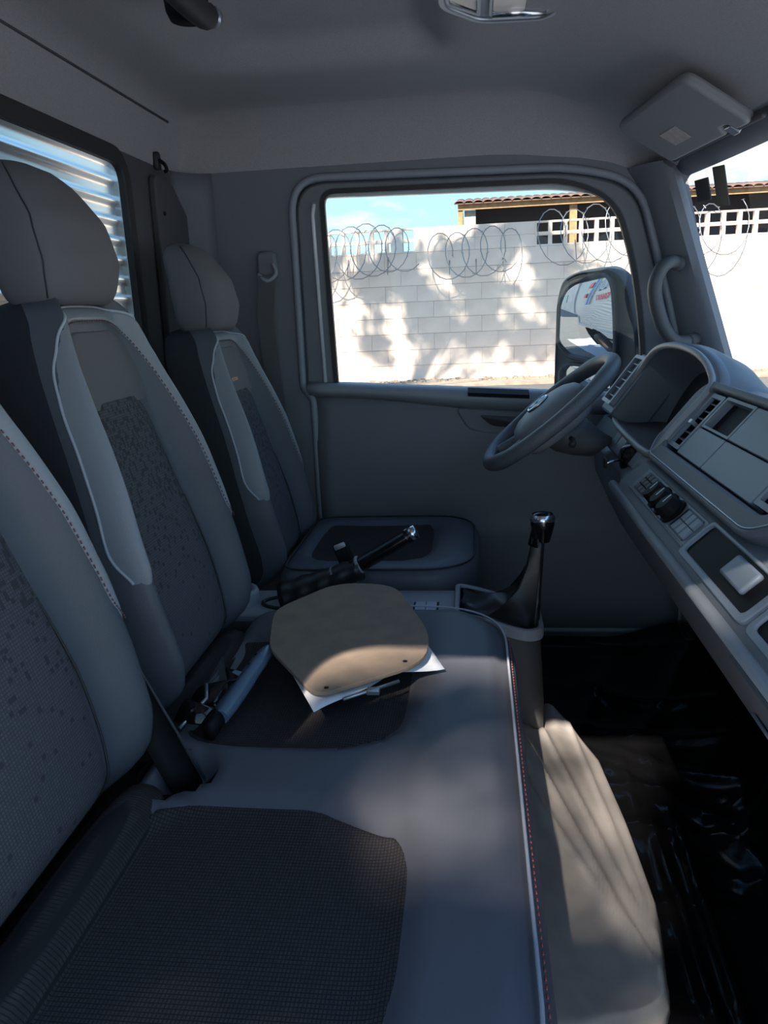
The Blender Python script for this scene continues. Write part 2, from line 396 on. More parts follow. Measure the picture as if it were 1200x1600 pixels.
sl2 = [(a, YL + 0.02, b) for a, b in offset(OPEN, -0.016)]
obj('door_seal', tube(sl2, 0.007, 8, closed=True), 'trim', wl)
# rounded cove between rear wall and side wall
obj('corner_cove', loft([[(XB, YL - 0.09, z), (XB + 0.012, YL - 0.055, z), (XB + 0.03, YL - 0.028, z), (XB + 0.055, YL - 0.010, z), (XB + 0.095, YL - 0.001, z), (XB - 0.01, YL + 0.01, z)] for z in (0.0, 1.40, 1.46)]), 'trim', wl)

# passenger side wall with the open doorway
PO = roundpoly([(-0.46, 0.02), (-0.47, 1.44), (0.30, 1.44), (0.47, 1.39), (0.63, 0.75), (0.63, 0.02)], [0.03, 0.10, 0.09, 0.1, 0.1, 0.03], 6)
o_, i_ = match(LW_out, PO, (0.03, 0.75), 72)
tag(obj('wall_right', ringprism(o_, i_, lambda a, b, d: (a, YR - d, b), 0.0, 0.03), 'trim', smooth=False), 'passenger side wall with the open doorway', kind='structure')

# ---- driver door
d1 = thing('door_1', (0.05, YL + 0.04, 0.04), 'driver door with window and moulded dark inner panel', kind='structure')
def sill_z(X): return 0.842 - 0.068 * (X + 0.42)
WIN = roundpoly([(-0.425, 0.80), (-0.438, 1.395), (0.27, 1.385), (0.40, 1.325), (0.452, 1.17), (0.487, 0.97), (0.502, 0.74)], [0.01, 0.045, 0.14, 0.1, 0.1, 0.1, 0.01], 7)
UO = roundpoly([(-0.515, 0.70), (-0.512, 1.42), (0.28, 1.404), (0.45, 1.355), (0.555, 1.0), (0.61, 0.70)], [0.01, 0.09, 0.09, 0.12, 0.1, 0.01], 7)
o_, i_ = match(UO, WIN, (0.0, 1.08), 72)
obj('window_frame', ringprism(o_, i_, lambda a, b, d: (a, YL + 0.006 + d, b), 0.0, 0.05), 'trim', d1, bevel=0.008)
o_, i_ = match(offset(WIN, 0.003), offset(WIN, -0.010), (0.0, 1.08), 72)
obj('window_seal', ringprism(o_, i_, lambda a, b, d: (a, YL + 0.002 + d, b), 0.0, 0.02), 'rubber', d1, bevel=0.004)
obj('pane', prism(WIN, lambda a, b, d: (a, YL + d, b), 0.040, 0.045), 'glass', d1, smooth=False)
# pale tube imitating the bright line of light along the door frame edge
obj('frame_glint', tube([(-0.456, YL + 0.004, 0.84), (-0.464, YL + 0.004, 1.33), (-0.458, YL + 0.004, 1.36)], 0.006, 8), 'body_paint', d1)
def door_y(X, z):
    y = YL + 0.012
    y -= 0.018 * ss(0.80, 0.62, z) * ss(0.30, 0.46, z)
    y -= 0.02 * ss(0.42, 0.36, z)
    return y
zs = [0.045, 0.15, 0.25, 0.33, 0.36, 0.38, 0.40, 0.42, 0.45, 0.50, 0.55, 0.60, 0.65, 0.70, 0.75, 0.80]
g1 = grid(lambda X, z: (X, door_y(X, z), z if z < 0.8 else sill_z(X) - 0.02), lin(-0.49, 0.625, 24), zs)
obj('inner_panel', g1, 'trim', d1, solid=0.02)
secs = []
for X in lin(-0.505, 0.55, 24):
    z = sill_z(X); k = 1 + 0.5 * ss(-0.35, 0.1, X)
    secs.append([(X, YL + 0.034, z + 0.002), (X, YL - 0.012, z + 0.001), (X, YL - 0.034, z - 0.005), (X, YL - 0.042, z - 0.016 * k), (X, YL - 0.038, z - 0.028 * k), (X, YL + 0.0, z - 0.045 * k), (X, YL + 0.034, z - 0.045 * k)])
obj('sill', loft(secs), 'trim_light', d1)
gr = []
for X in lin(-0.02, 0.16, 8):
    z = sill_z(X); gr.append([(X, YL - 0.012, z + 0.003), (X, YL - 0.046, z - 0.009), (X, YL - 0.044, z - 0.020), (X, YL - 0.012, z - 0.012)])
obj('demister_slot', loft(gr), 'black', d1, smooth=False)
obj('pull_handle', prism(roundpoly([(-0.06, 0.758), (0.22, 0.735), (0.24, 0.655), (0.035, 0.675), (-0.022, 0.690)], 0.02, 4), lambda a, b, d: (a, YL + d, b), -0.012, 0.02), 'trim', d1, bevel=0.006)
obj('handle_recess', prism(roundpoly([(0.01, 0.735), (0.20, 0.72), (0.21, 0.685), (0.05, 0.70)], 0.015, 4), lambda a, b, d: (a, YL + d, b), -0.0135, 0.01), 'trim_dark', d1)
obj('fixing_cap', lathe([(0, 0), (0.010, 0), (0.012, 0.004), (0.012, 0.012)], (0.41, YL - 0.03, 0.47), 'y', 12), 'trim_light', d1)

# ---- windshield, header and pillar
def ws_x(Y, z): return 0.575 + (1.366 - z) * 0.263 + 0.075 * (1 - min(1.2, ((Y - 1.29) / 0.97) ** 2))
g2 = grid(lambda Y, z: (ws_x(Y, z), Y, z), lin(0.30, 2.272, 30), lin(0.80, 1.385, 8))
tag(obj('window_2', g2, 'glass'), 'large windshield pane', kind='structure')
def open_x(z): return interp([(0.0, 0.625), (0.74, 0.625), (1.0, 0.56), (1.2, 0.508), (1.36, 0.452), (1.42, 0.40)], z)
for nm, ysd, lab in (('trim_2', 1, 'driver side windscreen pillar cover'), ('trim_3', -1, 'passenger side windscreen pillar cover')):
    secs = []
    for z in lin(0.60, 1.40, 14):
        W = 0.522 + (1.366 - z) * 0.335; D = open_x(z) + 0.006
        ff = (lambda Y: Y) if ysd == 1 else (lambda Y: 2.57 - Y)
        s_ = [(D, ff(2.352), z), (D + 0.012, ff(2.318), z), (0.5 * D + 0.5 * W - 0.004, ff(2.272), z), (W - 0.018, ff(2.242), z), (W + 0.004, ff(2.240), z), (W + 0.03, ff(2.27), z), (D + 0.06, ff(2.38), z)]
        secs.append(s_ if ysd == 1 else s_[::-1])
    tag(obj(nm, loft(secs), 'trim', autosmooth=50), lab, kind='structure')
hd = []
for Y in lin(0.30, 2.27, 24):
    x = ws_x(Y, 1.37)
    hd.append([(x - 0.06, Y, 1.405), (x - 0.03, Y, 1.375), (x - 0.006, Y, 1.362), (x + 0.02, Y, 1.372), (x + 0.03, Y, 1.41), (x - 0.03, Y, 1.44)])
tag(obj('trim_4', loft(hd), 'trim'), 'windscreen header rail below the headliner', kind='structure')
# two dark toll tags stuck inside the windshield
def ws_fn(Y0, z0, rot):
    p = Vector((ws_x(Y0, z0) - 0.004, Y0, z0)); a = Vector((0.18, -1, 0)).normalized(); b = Vector((-0.263, 0, 1)).normalized()
    a2 = a * cos(rot) + b * sin(rot); b2 = b * cos(rot) - a * sin(rot)
    return frame_fn(p, a2, b2)
fn = ws_fn(2.205, 1.318, R(-2))
t1 = tag(obj('toll_tag', prism(rrect(-0.036, 0.036, -0.027, 0.027, 0.003, 2), fn, 0.0, 0.003), 'tag_film', smooth=False), 'shorter squarish dark tag stuck at the windshield corner', 'tag')
fn2 = ws_fn(2.105, 1.312, R(-4))
t2 = tag(obj('toll_tag', prism(rrect(-0.028, 0.028, -0.047, 0.047, 0.003, 2), fn2, 0.0, 0.003), 'tag_film', smooth=False), 'taller ribbed dark tag stuck on the windshield, right of the shorter tag', 'tag')
for k in range(5): obj('rib', prism([(-0.022, -0.034 + k * 0.016), (0.022, -0.034 + k * 0.016), (0.022, -0.028 + k * 0.016), (-0.022, -0.028 + k * 0.016)], fn2, -0.0015, 0.0), 'dash_dark', t2, smooth=False)

# ---- grab handle on the driver's windscreen pillar
gh = thing('grab_handle', (0.54, 2.28, 0.93), 'black curved grab handle on the windscreen pillar beside the mirror', 'handle')
pth = spline([(0.565, 2.288, 1.140), (0.530, 2.245, 1.146), (0.500, 2.232, 1.125), (0.487, 2.23, 1.070), (0.510, 2.23, 0.985), (0.543, 2.235, 0.940), (0.580, 2.25, 0.934), (0.605, 2.27, 0.937)], 8)
obj('grip', tube(pth, lambda t: 0.0155 + 0.004 * sin(pi * t), 12), 'dash_dark', gh)
obj('mount', tube([(0.575, 2.30, 1.139), (0.548, 2.262, 1.143)], 0.021, 10), 'trim_dark', gh)
obj('mount', tube([(0.625, 2.29, 0.938), (0.585, 2.252, 0.935)], 0.019, 10), 'trim_dark', gh)

# ---- roof furniture
ch = thing('roof_grab_handle', (-0.48, 1.47, 1.58), 'black tubular grab handle fixed to the headliner, cut by the top edge', 'handle')
obj('mount', lathe([(0, -0.035), (0.030, -0.033), (0.036, -0.02), (0.038, 0.0), (0.038, 0.03)], (-0.487, 1.462, 1.585), 'z', 20), 'black', ch)
obj('grip', tube(spline([(-0.455, 1.470, 1.560), (-0.452, 1.44, 1.551), (-0.455, 1.36, 1.547), (-0.458, 1.22, 1.549), (-0.46, 1.12, 1.575)], 6), 0.021, 12), 'rubber', ch)
obj('end_cap', tube([(-0.45, 1.478, 1.561), (-0.449, 1.489, 1.562)], 0.018, 12), 'silver', ch)
hk = thing('coat_hook', (XB + 0.02, 2.165, 1.46), 'small black coat hook high on the rear wall', 'hook')
obj('base', prism(rrect(2.150, 2.178, 1.445, 1.490, 0.010, 3), lambda a, b, d: (XB + d, a, b), 0.0, 0.012), 'rubber', hk)
obj('hook', tube(spline([(XB + 0.012, 2.163, 1.470), (XB + 0.026, 2.165, 1.458), (XB + 0.030, 2.168, 1.444), (XB + 0.022, 2.17, 1.441)], 5), 0.005, 8), 'black', hk)

lp = thing('roof_lamp', (0.06, 1.58, 1.60), 'silver framed reading lamp set in the headliner at the top edge', 'lamp')
LO = roundpoly([(-0.060, 1.30), (0.185, 1.30), (0.185, 1.68), (0.150, 1.742), (0.015, 1.728), (-0.060, 1.63)], [0.02, 0.02, 0.03, 0.03, 0.03, 0.03], 5)
lz = lambda a, b, d: (a, b, ceil_z(0) - d)
o_, i_ = match(LO, offset(LO, -0.016), (0.06, 1.52))
obj('bezel', ringprism(o_, i_, lz, -0.02, 0.010), 'silver', lp, bevel=0.004)
obj('housing', prism(offset(LO, -0.012), lz, -0.02, 0.001), 'dash_panel', lp, smooth=False)
A1 = roundpoly([(0.035, 1.36), (0.160, 1.36), (0.165, 1.66), (0.142, 1.715), (0.035, 1.702)], 0.012, 4)
o_, i_ = match(A1, offset(A1, -0.008), (0.1, 1.53))
obj('lens_frame', ringprism(o_, i_, lz, -0.01, 0.007), 'silver', lp, bevel=0.002)
obj('lens', prism(offset(A1, -0.009), lz, -0.01, 0.003), 'lamp_lens', lp, smooth=False)
obj('reflector_bar', tube([(0.042, 1.688, 1.594), (0.145, 1.696, 1.594)], 0.008, 8), 'chrome', lp)
A2 = roundpoly([(-0.045, 1.38), (0.020, 1.38), (0.020, 1.695), (-0.045, 1.625)], 0.012, 4)
o_, i_ = match(A2, offset(A2, -0.007), (-0.01, 1.53))
obj('lens_frame', ringprism(o_, i_, lz, -0.01, 0.007), 'silver', lp, bevel=0.002)
obj('lens', prism(offset(A2, -0.008), lz, -0.01, 0.003), 'lamp_lens', lp, smooth=False)

# sun visor, folded up against the sloping headliner
sv = thing('sun_visor', (0.46, 1.9, 1.42), 'grey sun visor folded up, with a small sticker', 'visor')
VF = frame_fn((0.495, 2.12, 1.383), (0.055 / 0.42, -0.42 / 0.42, 0.0), (-0.145, 0.0, 0.085))     # p along header toward passenger, q up the slope
VO = roundpoly([(0.0, 0.0), (0.30, 0.0), (0.312, 0.022), (0.345, 0.022), (0.357, 0.0), (0.41, 0.0), (0.41, 0.165), (0.0, 0.165)], [0.02, 0.006, 0.006, 0.006, 0.006, 0.02, 0.03, 0.03], 4)
obj('visor_body', prism(VO, VF, -0.012, 0.012), 'visor_cloth', sv, bevel=0.008, seg=3)
SGN = 1 if VF(0, 0, 1).z < VF(0, 0, 0).z else -1
obj('sticker', prism([(0.115, 0.040), (0.205, 0.040), (0.205, 0.085), (0.115, 0.085)], VF, SGN * 0.0125, SGN * 0.0135), 'label', sv, smooth=False, label='small faded warning sticker')
obj('rod', tube([VF(-0.03, -0.003, 0), VF(0.44, -0.003, 0)], 0.006, 8), 'trim_dark', sv)
obj('clip', prism(rrect(0.314, 0.343, -0.010, 0.016, 0.004, 2), VF, -0.01, 0.010), 'silver', sv, bevel=0.002)
obj('pivot', prism(rrect(-0.035, 0.0, -0.016, 0.014, 0.006, 3), VF, -0.014, 0.010), 'trim_dark', sv, bevel=0.003)

# seat belt on the side wall behind the driver's door
sb = thing('seat_belt', (-0.60, YL - 0.02, 0.5), 'dark seat belt hanging from its side wall anchor behind the driver seat', 'seat belt')
obj('anchor', prism(rrect(-0.635, -0.575, 1.155, 1.235, 0.02, 4), lambda a, b, d: (a, YL - d, b), 0.0, 0.028), 'trim', sb, bevel=0.008)
obj('guide_loop', tube(spline([(-0.63, YL - 0.04, 1.17), (-0.60, YL - 0.05, 1.15), (-0.575, YL - 0.04, 1.17), (-0.585, YL - 0.035, 1.20)], 5), 0.006, 8), 'trim_light', sb)
bl = []
for z, x, wd, yy in ((1.165, -0.603, 0.046, 0.045), (1.05, -0.615, 0.046, 0.05), (0.90, -0.606, 0.046, 0.055), (0.72, -0.590, 0.046, 0.06), (0.50, -0.575, 0.046, 0.065)):
    bl.append([(x - wd / 2, YL - yy - 0.006, z), (x + wd / 2, YL - yy, z), (x + wd / 2, YL - yy + 0.003, z), (x - wd / 2, YL - yy - 0.003, z)])
obj('webbing', loft(bl), 'trim_dark', sb, smooth=False)
# ================================================================== SEATS
T_ = Vector((-0.225, 0, 0.974)); NRM = Vector((0.974, 0, 0.225))
WTAB = [(0.0, 0.192), (0.08, 0.208), (0.18, 0.216), (0.28, 0.211), (0.38, 0.196), (0.47, 0.176), (0.54, 0.157), (0.60, 0.137), (0.635, 0.118), (0.655, 0.098), (0.668, 0.06)]
class Back:
    def __init__(s, B0, Yc, k=1.0): s.B = Vector(B0); s.Y = Yc; s.k = k
    def w(s, h): return interp(WTAB, h) * s.k
    def pt(s, q, h, d=0.0):
        a = abs(q)
        n = 0.054 * math.exp(-((a - 0.91) / 0.14) ** 2) * (1 - 0.55 * ss(0.34, 0.62, h)) * ss(-0.06, 0.10, h)
        n += 0.012 * math.exp(-((h - 0.16) / 0.14) ** 2) * (1 - a * a)
        n -= 0.042 * max(0, (a - 0.91) / 0.09) ** 2.0
        n -= 0.030 * max(0, (h - 0.61) / 0.058) ** 2.0
        n -= 0.045 * max(0, (0.05 - h) / 0.05) ** 2
        return s.B + Vector((0, s.Y + q * s.w(h), 0)) + T_ * h + NRM * (n + d)
    def body(s):
        secs = []
        for h in [0.0, 0.015, 0.03, 0.045] + lin(0.06, 0.60, 37) + [0.608, 0.616, 0.624, 0.632, 0.64, 0.648, 0.655, 0.662, 0.668]:
            f = [s.pt(-1 + 2 * i / 80, h) for i in range(81)]
            dk = 0.115 - 0.010 * max(0, (h - 0.60) / 0.068) ** 2
            w_ = s.w(h); base = s.B + T_ * h
            bk = [base + Vector((0, s.Y + w_ * c, 0)) + NRM * (-dk + e_) for c, e_ in ((1.0, 0.02), (0.985, 0.006), (0.93, 0.0), (0.5, -0.004), (0, -0.006), (-0.5, -0.004), (-0.93, 0.0), (-0.985, 0.006), (-1.0, 0.02))]
            secs.append(f + bk)
        return loft(secs)
    def patch(s, A, Bc, nt, nw, d, edge=True):
        """surface between two curves A(t), Bc(t) given in (q,h); raised by d with the rim sunk back"""
        V, F, U = [], [], []
        for i in range(nt + 1):
            t = i / nt; a = A(t); b = Bc(t)
            for j in range(nw + 1):
                u = j / nw; q = a[0] + (b[0] - a[0]) * u; h = a[1] + (b[1] - a[1]) * u
                k = 1.0
                if edge:
                    k = min(1, 5.0 * min(u, 1 - u, ) + 0.0); k = min(k, min(1, 14 * min(t, 1 - t))); k = sqrt(max(0, 1 - (1 - k) ** 2))
                V.append(s.pt(q, h, -0.0012 + (d + 0.0012) * k)); U.append((q * 0.21, h))
        for i in range(nt):
            for j in range(nw):
                a = i * (nw + 1) + j; F.append((a, a + 1, a + nw + 2, a + nw + 1))
        return (V, F), U
    def line(s, C, n, r, d, dash=0):
        P = [s.pt(*C(i / n), d) for i in range(n + 1)]
        if not dash: return tube(P, r, 6)
        gs = []
        for i in range(0, n - 1, 2): gs.append(tube([P[i], P[i + 1]], r, 5))
        return merge(*gs)

def curve2(pts):
    sp = spline([(a, b, 0) for a, b in pts], 10); n = len(sp) - 1
    def C(t):
        x = t * n; i = min(n - 1, int(x)); f = x - i; p = sp[i] * (1 - f) + sp[i + 1] * f; return (p.x, p.y)
    return C
def make_back(root, B0, Yc, k=1.0, tagtext=None):
    s = Back(B0, Yc, k)
    bo = obj('backrest', s.body(), 'leather', root, autosmooth=60)
    bo.data.materials.append(MATS['seat_side'])
    nper = 90
    for pl in bo.data.polygons:
        if len(pl.vertices) == 4 and sum(1 for v_ in pl.vertices if (v_ % nper) >= 80 or (v_ % nper) == 0) >= 3: pl.material_index = 1
    # woven insert
    top = 0.492
    L = curve2([(-0.64, 0.0), (-0.65, 0.10), (-0.65, 0.20), (-0.63, 0.30), (-0.60, 0.40), (-0.56, 0.46), (-0.40, top)])
    Rr = curve2([(0.64, 0.0), (0.65, 0.10), (0.65, 0.20), (0.63, 0.30), (0.60, 0.40), (0.56, 0.46), (0.40, top)])
    g, U = s.patch(L, Rr, 40, 24, 0.006); obj('woven_insert', g, 'cloth_back', bo, uv=U, label='woven dark cloth insert with small dark squares')
    # smooth upper panel
    L2 = curve2([(-0.50, 0.475), (-0.68, 0.478), (-0.72, 0.50), (-0.72, 0.54), (-0.66, 0.582), (-0.48, 0.600)])
    R2 = curve2([(0.50, 0.475), (0.68, 0.478), (0.72, 0.50), (0.72, 0.54), (0.66, 0.582), (0.48, 0.600)])
    g, U = s.patch(L2, R2, 24, 20, 0.005); obj('upper_panel', g, 'seat_smooth', bo, uv=U, label='smooth grey upper panel')
    # pale leather band running up one side, over the top and down the other
    oc = [(-0.965, 0.225), (-0.985, 0.27), (-0.985, 0.34), (-0.985, 0.42), (-0.985, 0.50), (-0.97, 0.565), (-0.90, 0.615), (-0.6, 0.637), (0, 0.641)]
    ic = [(-0.92, 0.215), (-0.88, 0.25), (-0.865, 0.32), (-0.855, 0.39), (-0.84, 0.46), (-0.81, 0.53), (-0.72, 0.588), (-0.50, 0.612), (0, 0.615)]
    oc2 = oc + [(-a, b) for a, b in oc[-2::-1]]; ic2 = ic + [(-a, b) for a, b in ic[-2::-1]]
    CO, CI = curve2(oc2), curve2(ic2)
    g, U = s.patch(CO, CI, 120, 8, 0.004); obj('leather_band', g, 'leather_strip', bo, uv=U, label='pale grey leather band')
    obj('stitching', s.line(CI, 260, 0.0011, 0.0035, dash=1), 'thread', bo)
    obj('piping', s.line(CO, 160, 0.0024, 0.0005), 'piping', bo)
    obj('seam', s.line(curve2([(-0.64, 0.0), (-0.66, 0.10), (-0.64, 0.20), (-0.60, 0.29)]), 30, 0.0016, 0.002), 'rubber', bo)
    obj('seam', s.line(curve2([(0.64, 0.0), (0.66, 0.10), (0.64, 0.20), (0.60, 0.29)]), 30, 0.0016, 0.002), 'rubber', bo)
    if tagtext:
        p = s.pt(-0.16, 0.515, 0.0065); fnn = frame_fn(p, s.pt(0.10, 0.515, 0.0065) - p, s.pt(-0.16, 0.545, 0.0065) - p)
        tg = obj('fabric_tag', prism([(-0.026, -0.007), (0.026, -0.007), (0.026, 0.007), (-0.026, 0.007)], fnn, 0.0, 0.001), 'dash_dark', bo, smooth=False)
        obj('tag_lettering', text_geo(tagtext, lambda a, b, d: fnn(a, b, d + 0.0012), 0.012), 'orange_print', bo, smooth=False)
    return s
def make_headrest(root, s):
    hx = s.B + T_ * 0.66
    Z0 = hx.z - 0.018; Xc = hx.x - 0.034
    secs = []
    H = 0.212; n = 22
    for i in range(n + 1):
        t = i / n; z = Z0 + H * t
        b = interp([(0, 0.0933), (0.03, 0.1003), (0.08, 0.1065), (0.2, 0.1144), (0.33, 0.1179), (0.5, 0.1153), (0.65, 0.1074), (0.78, 0.0977), (0.88, 0.0854), (0.95, 0.0704), (0.985, 0.0546), (1.0, 0.0396)], t) * 1.0
        a = interp([(0, 0.046), (0.03, 0.052), (0.1, 0.058), (0.3, 0.063), (0.6, 0.060), (0.85, 0.047), (0.95, 0.034), (1.0, 0.014)], t)
        cx = Xc + interp([(0, 0.012), (0.3, 0.016), (0.6, 0.004), (1.0, -0.035)], t)
        sec = []
        for j in range(40):
            q = 2 * pi * j / 40; c, s_ = cos(q), sin(q)
            ex = 0.42
            y = b * (abs(s_) ** ex) * (1 if s_ > 0 else -1); x = a * (abs(c) ** 0.42) * (1 if c > 0 else -1)
            x += 0.012 * (y / max(b, 1e-6)) ** 2 * (1 if c > 0 else 0) * -0.9
            sec.append((cx + x, s.Y + y, z))
        secs.append(sec)
    hr = obj('headrest', loft(secs), 'seat_smooth', root)
    # seam between front cushion and side panel
    for sg in (-1, 1):
        P = []
        for i in range(1, n):
            t = i / n; z = Z0 + H * t
            b = interp([(0, 0.0933), (0.03, 0.1003), (0.08, 0.1065), (0.2, 0.1144), (0.33, 0.1179), (0.5, 0.1153), (0.65, 0.1074), (0.78, 0.0977), (0.88, 0.0854), (0.95, 0.0704), (0.985, 0.0546), (1.0, 0.0396)], t)
            a = interp([(0, 0.046), (0.03, 0.052), (0.1, 0.058), (0.3, 0.063), (0.6, 0.060), (0.85, 0.047), (0.95, 0.034), (1.0, 0.014)], t)
            cx = Xc + interp([(0, 0.012), (0.3, 0.016), (0.6, 0.004), (1.0, -0.035)], t)
            q = R(68); c, s_ = cos(q), sin(q); P.append((cx + a * abs(c) ** 0.42 - 0.0108 * (abs(s_) ** 0.84), s.Y + sg * b * abs(s_) ** 0.42, z))
        obj('seam', tube(P, 0.0014, 5), 'rubber', hr)
    for sg in (-1, 1): obj('post', tube([(Xc + 0.005, s.Y + sg * 0.055, Z0 - 0.03), (Xc + 0.005, s.Y + sg * 0.055, Z0 + 0.02)], 0.006, 10), 'chrome', hr)
    return hr

def cushion_geo(x0, x1, y0, y1, r, zt, zbot, dent, rf_=None):
    base = roundpoly([(x0, y0), (x1, y0), (x1, y1), (x0, y1)], [0.06, r, rf_ or r, 0.06], 12)
    # densify straight runs so the surface can follow the dents
    dense = []
    for i in range(len(base)):
        a = Vector(base[i]); b = Vector(base[(i + 1) % len(base)]); k = max(1, int((b - a).length / 0.02))
        dense += [tuple(a.lerp(b, j / k)) for j in range(k)]
    cx0, cx1, cy0, cy1 = x0, x1, y0, y1; hx = (x1 - x0) / 2; mx_ = (x0 + x1) / 2
    def inset(p, d):
        sp = (y1 - y0) / 2 - hx                      # medial axis half length
        my = (y0 + y1) / 2
        ax = mx_; ay = min(my + max(sp, 0), max(my - max(sp, 0), p[1]))
        v = Vector((p[0] - ax, p[1] - ay)); L = v.length
        k = max(0, 1 - d / hx); return (ax + v.x * k, ay + v.y * k)
    secs = [[(inset(p, 0.025)[0], inset(p, 0.025)[1], zbot) for p in dense],
            [(inset(p, 0.004)[0], inset(p, 0.004)[1], zbot + 0.03) for p in dense]]
    for d, dz in ((0.0, 0.060), (0.0, 0.035), (0.004, 0.020), (0.010, 0.010), (0.018, 0.004), (0.028, 0.001)):
        secs.append([(*inset(p, d), zt - dz) for p in dense])
    for d in (0.04, 0.055, 0.07, 0.085, 0.10, 0.115, 0.13, 0.15, 0.17, 0.19, 0.21, 0.23, hx):
        if d > hx + 1e-9: continue
        secs.append([(*q, zt - dent(*q)) for q in (inset(p, d) for p in dense)])
    return loft(secs, cap=False), dense, inset

def sup(X, Y, cx, cy, a, b, p=5): return (abs((X - cx) / a) ** p + abs((Y - cy) / b) ** p)
# ---- passenger bench (two places)
ZC = 0.452
bench = thing('passenger_bench', (-0.2, 0.93, 0.0), 'two-place passenger bench seat nearest the camera', 'seat')
INS = [(-0.255, 0.645, 0.178, 0.192), (-0.285, 1.155, 0.178, 0.188)]
def dent(X, Y):
    d = 0.0
    for cx, cy, a, b in INS:
        v = sup(X, Y, cx, cy, a, b, 4); d = max(d, 0.022 * (1 - ss(0.6, 1.35, v)))
    d -= 0.012 * ss(-0.13, -0.04, X)
    d += 0.012 * math.exp(-((Y - 1.40) / 0.05) ** 2) * 0
    # pocket for the buckles between the two places
    d += 0.05 * (1 - ss(0.5, 1.3, sup(X, Y, -0.42, 0.895, 0.055, 0.05, 2)))
    return d
cg, dense, inset = cushion_geo(-0.47, 0.068, 0.385, 1.505, 0.16, ZC, 0.27, dent, 0.19)
cu = obj('cushion', cg, 'vinyl', bench)
for k, (cx, cy, a, b) in enumerate(INS):
    V, F, U = [], [], []; n = 40
    for j in range(n + 1):
        for i in range(n + 1):
            u = -1 + 2 * i / n; v = -1 + 2 * j / n
            # square to rounded square
            x = u * (1 - 0.13 * v * v * abs(v) ** 3) ; y = v * (1 - 0.13 * u * u * abs(u) ** 3)
            fr = (1 - 0.16 * ss(0.2, 1, u) * 1)
            X = cx + a * x; Y = cy + b * y * (fr if u > 0 else 1)
            e_ = min(1, 8 * min(1 - abs(u), 1 - abs(v)))
            V.append((X, Y, ZC - dent(X, Y) - 0.003 + 0.009 * sqrt(1 - (1 - e_) ** 2))); U.append((Y, X))
    for j in range(n):
        for i in range(n): q = j * (n + 1) + i; F.append((q, q + 1, q + n + 2, q + n + 1))
    obj('woven_insert', (V, F), 'cloth_seat', cu, uv=U, label='dark woven seat insert')
    # rear roll of the same cloth
    P = [(cx - a - 0.012, Y, ZC - 0.022 - 0.012 * abs((Y - cy) / b) ** 3) for Y in lin(cy - b - 0.01, cy + b + 0.01, 14)]
    rg = tube(P, 0.040, 18); obj('rear_roll', rg, 'cloth_seat', cu, uv=[(v[1], 0.03 * math.atan2(v[2] - ZC, v[0] - cx)) for v in rg[0]])
front = [p for p in dense if True]
pp = [(*inset(p, 0.016), ZC + 0.0035) for p in dense if p[0] > -0.20]
pp.sort(key=lambda p: math.atan2(p[1] - 0.94, p[0] + 0.35))
obj('piping', tube(pp, 0.0022, 8), 'piping', cu)
st = [(*inset(p, 0.009), ZC - 0.0085) for p in dense if p[0] > -0.20]; st.sort(key=lambda p: math.atan2(p[1] - 0.94, p[0] + 0.35))
dn = []
for a, b in zip(st, st[1:]):
    a, b = Vector(a), Vector(b); k = max(1, int((b - a).length / 0.007))
    for j in range(k): dn.append(tube([a.lerp(b, (j + 0.15) / k), a.lerp(b, (j + 0.75) / k)], 0.0009, 4))
mat('thread_red', (0.40, 0.10, 0.09), 0.7)
obj('stitching', merge(*dn), 'thread_red', cu)
obj('base', loft([[(x, y, z) for x, y in rrect(-0.44, 0.005 - k_, 0.42 + k_, 1.455, 0.05)] for z, k_ in ((0.0, 0.03), (0.12, 0.02), (0.28, 0.0))]), 'trim_dark', bench)
PB = make_back(bench, (-0.468, 0, 0.450), 0.672, 1.14)
MB_ = make_back(bench, (-0.475, 0, 0.455), 1.205, 0.98)
make_headrest(bench, PB); make_headrest(bench, MB_)
# ---- driver seat
ds = thing('driver_seat', (-0.2, 1.955, 0.0), 'single driver seat behind the steering wheel', 'seat')
DI = (-0.27, 1.955, 0.16, 0.175)
def ddent(X, Y): return 0.02 * (1 - ss(0.6, 1.35, sup(X, Y, *DI, 4))) - 0.006 * ss(-0.15, -0.05, X)
cg2, dense2, inset2 = cushion_geo(-0.48, 0.010, 1.695, 2.205, 0.15, 0.462, 0.30, ddent)
cd = obj('cushion', cg2, 'leather', ds)
V, F, U = [], [], []; n = 26
for j in range(n + 1):
    for i in range(n + 1):
        u = -1 + 2 * i / n; v = -1 + 2 * j / n; x = u * (1 - 0.13 * abs(v) ** 5); y = v * (1 - 0.13 * abs(u) ** 5)
        X = DI[0] + DI[2] * x; Y = DI[1] + DI[3] * y; e_ = min(1, 8 * min(1 - abs(u), 1 - abs(v)))
        V.append((X, Y, 0.462 - ddent(X, Y) - 0.003 + 0.008 * sqrt(1 - (1 - e_) ** 2))); U.append((Y, X))
for j in range(n):
    for i in range(n): q = j * (n + 1) + i; F.append((q, q + 1, q + n + 2, q + n + 1))
obj('woven_insert', (V, F), 'cloth_seat', cd, uv=U)
pp2 = [(*inset2(p, 0.014), 0.4595) for p in dense2]; obj('piping', tube(pp2, 0.0026, 6, closed=True), 'rubber', cd)
obj('base', loft([[(x, y, z) for x, y in rrect(-0.42 - k_, -0.06 + k_, 1.76 - k_, 2.16 + k_, 0.04)] for z, k_ in ((0.0, 0.02), (0.18, 0.0), (0.31, 0.02))]), 'trim_dark', ds)
DB = make_back(ds, (-0.500, 0, 0.395), 1.955, 0.98, 'KLUSION')
make_headrest(ds, DB)
# ================================================================== DASHBOARD
dash = thing('dashboard', (0.5, 1.2, 0.0), 'grey dashboard with instrument hood, centre panel, knobs and open shelf', 'dashboard')
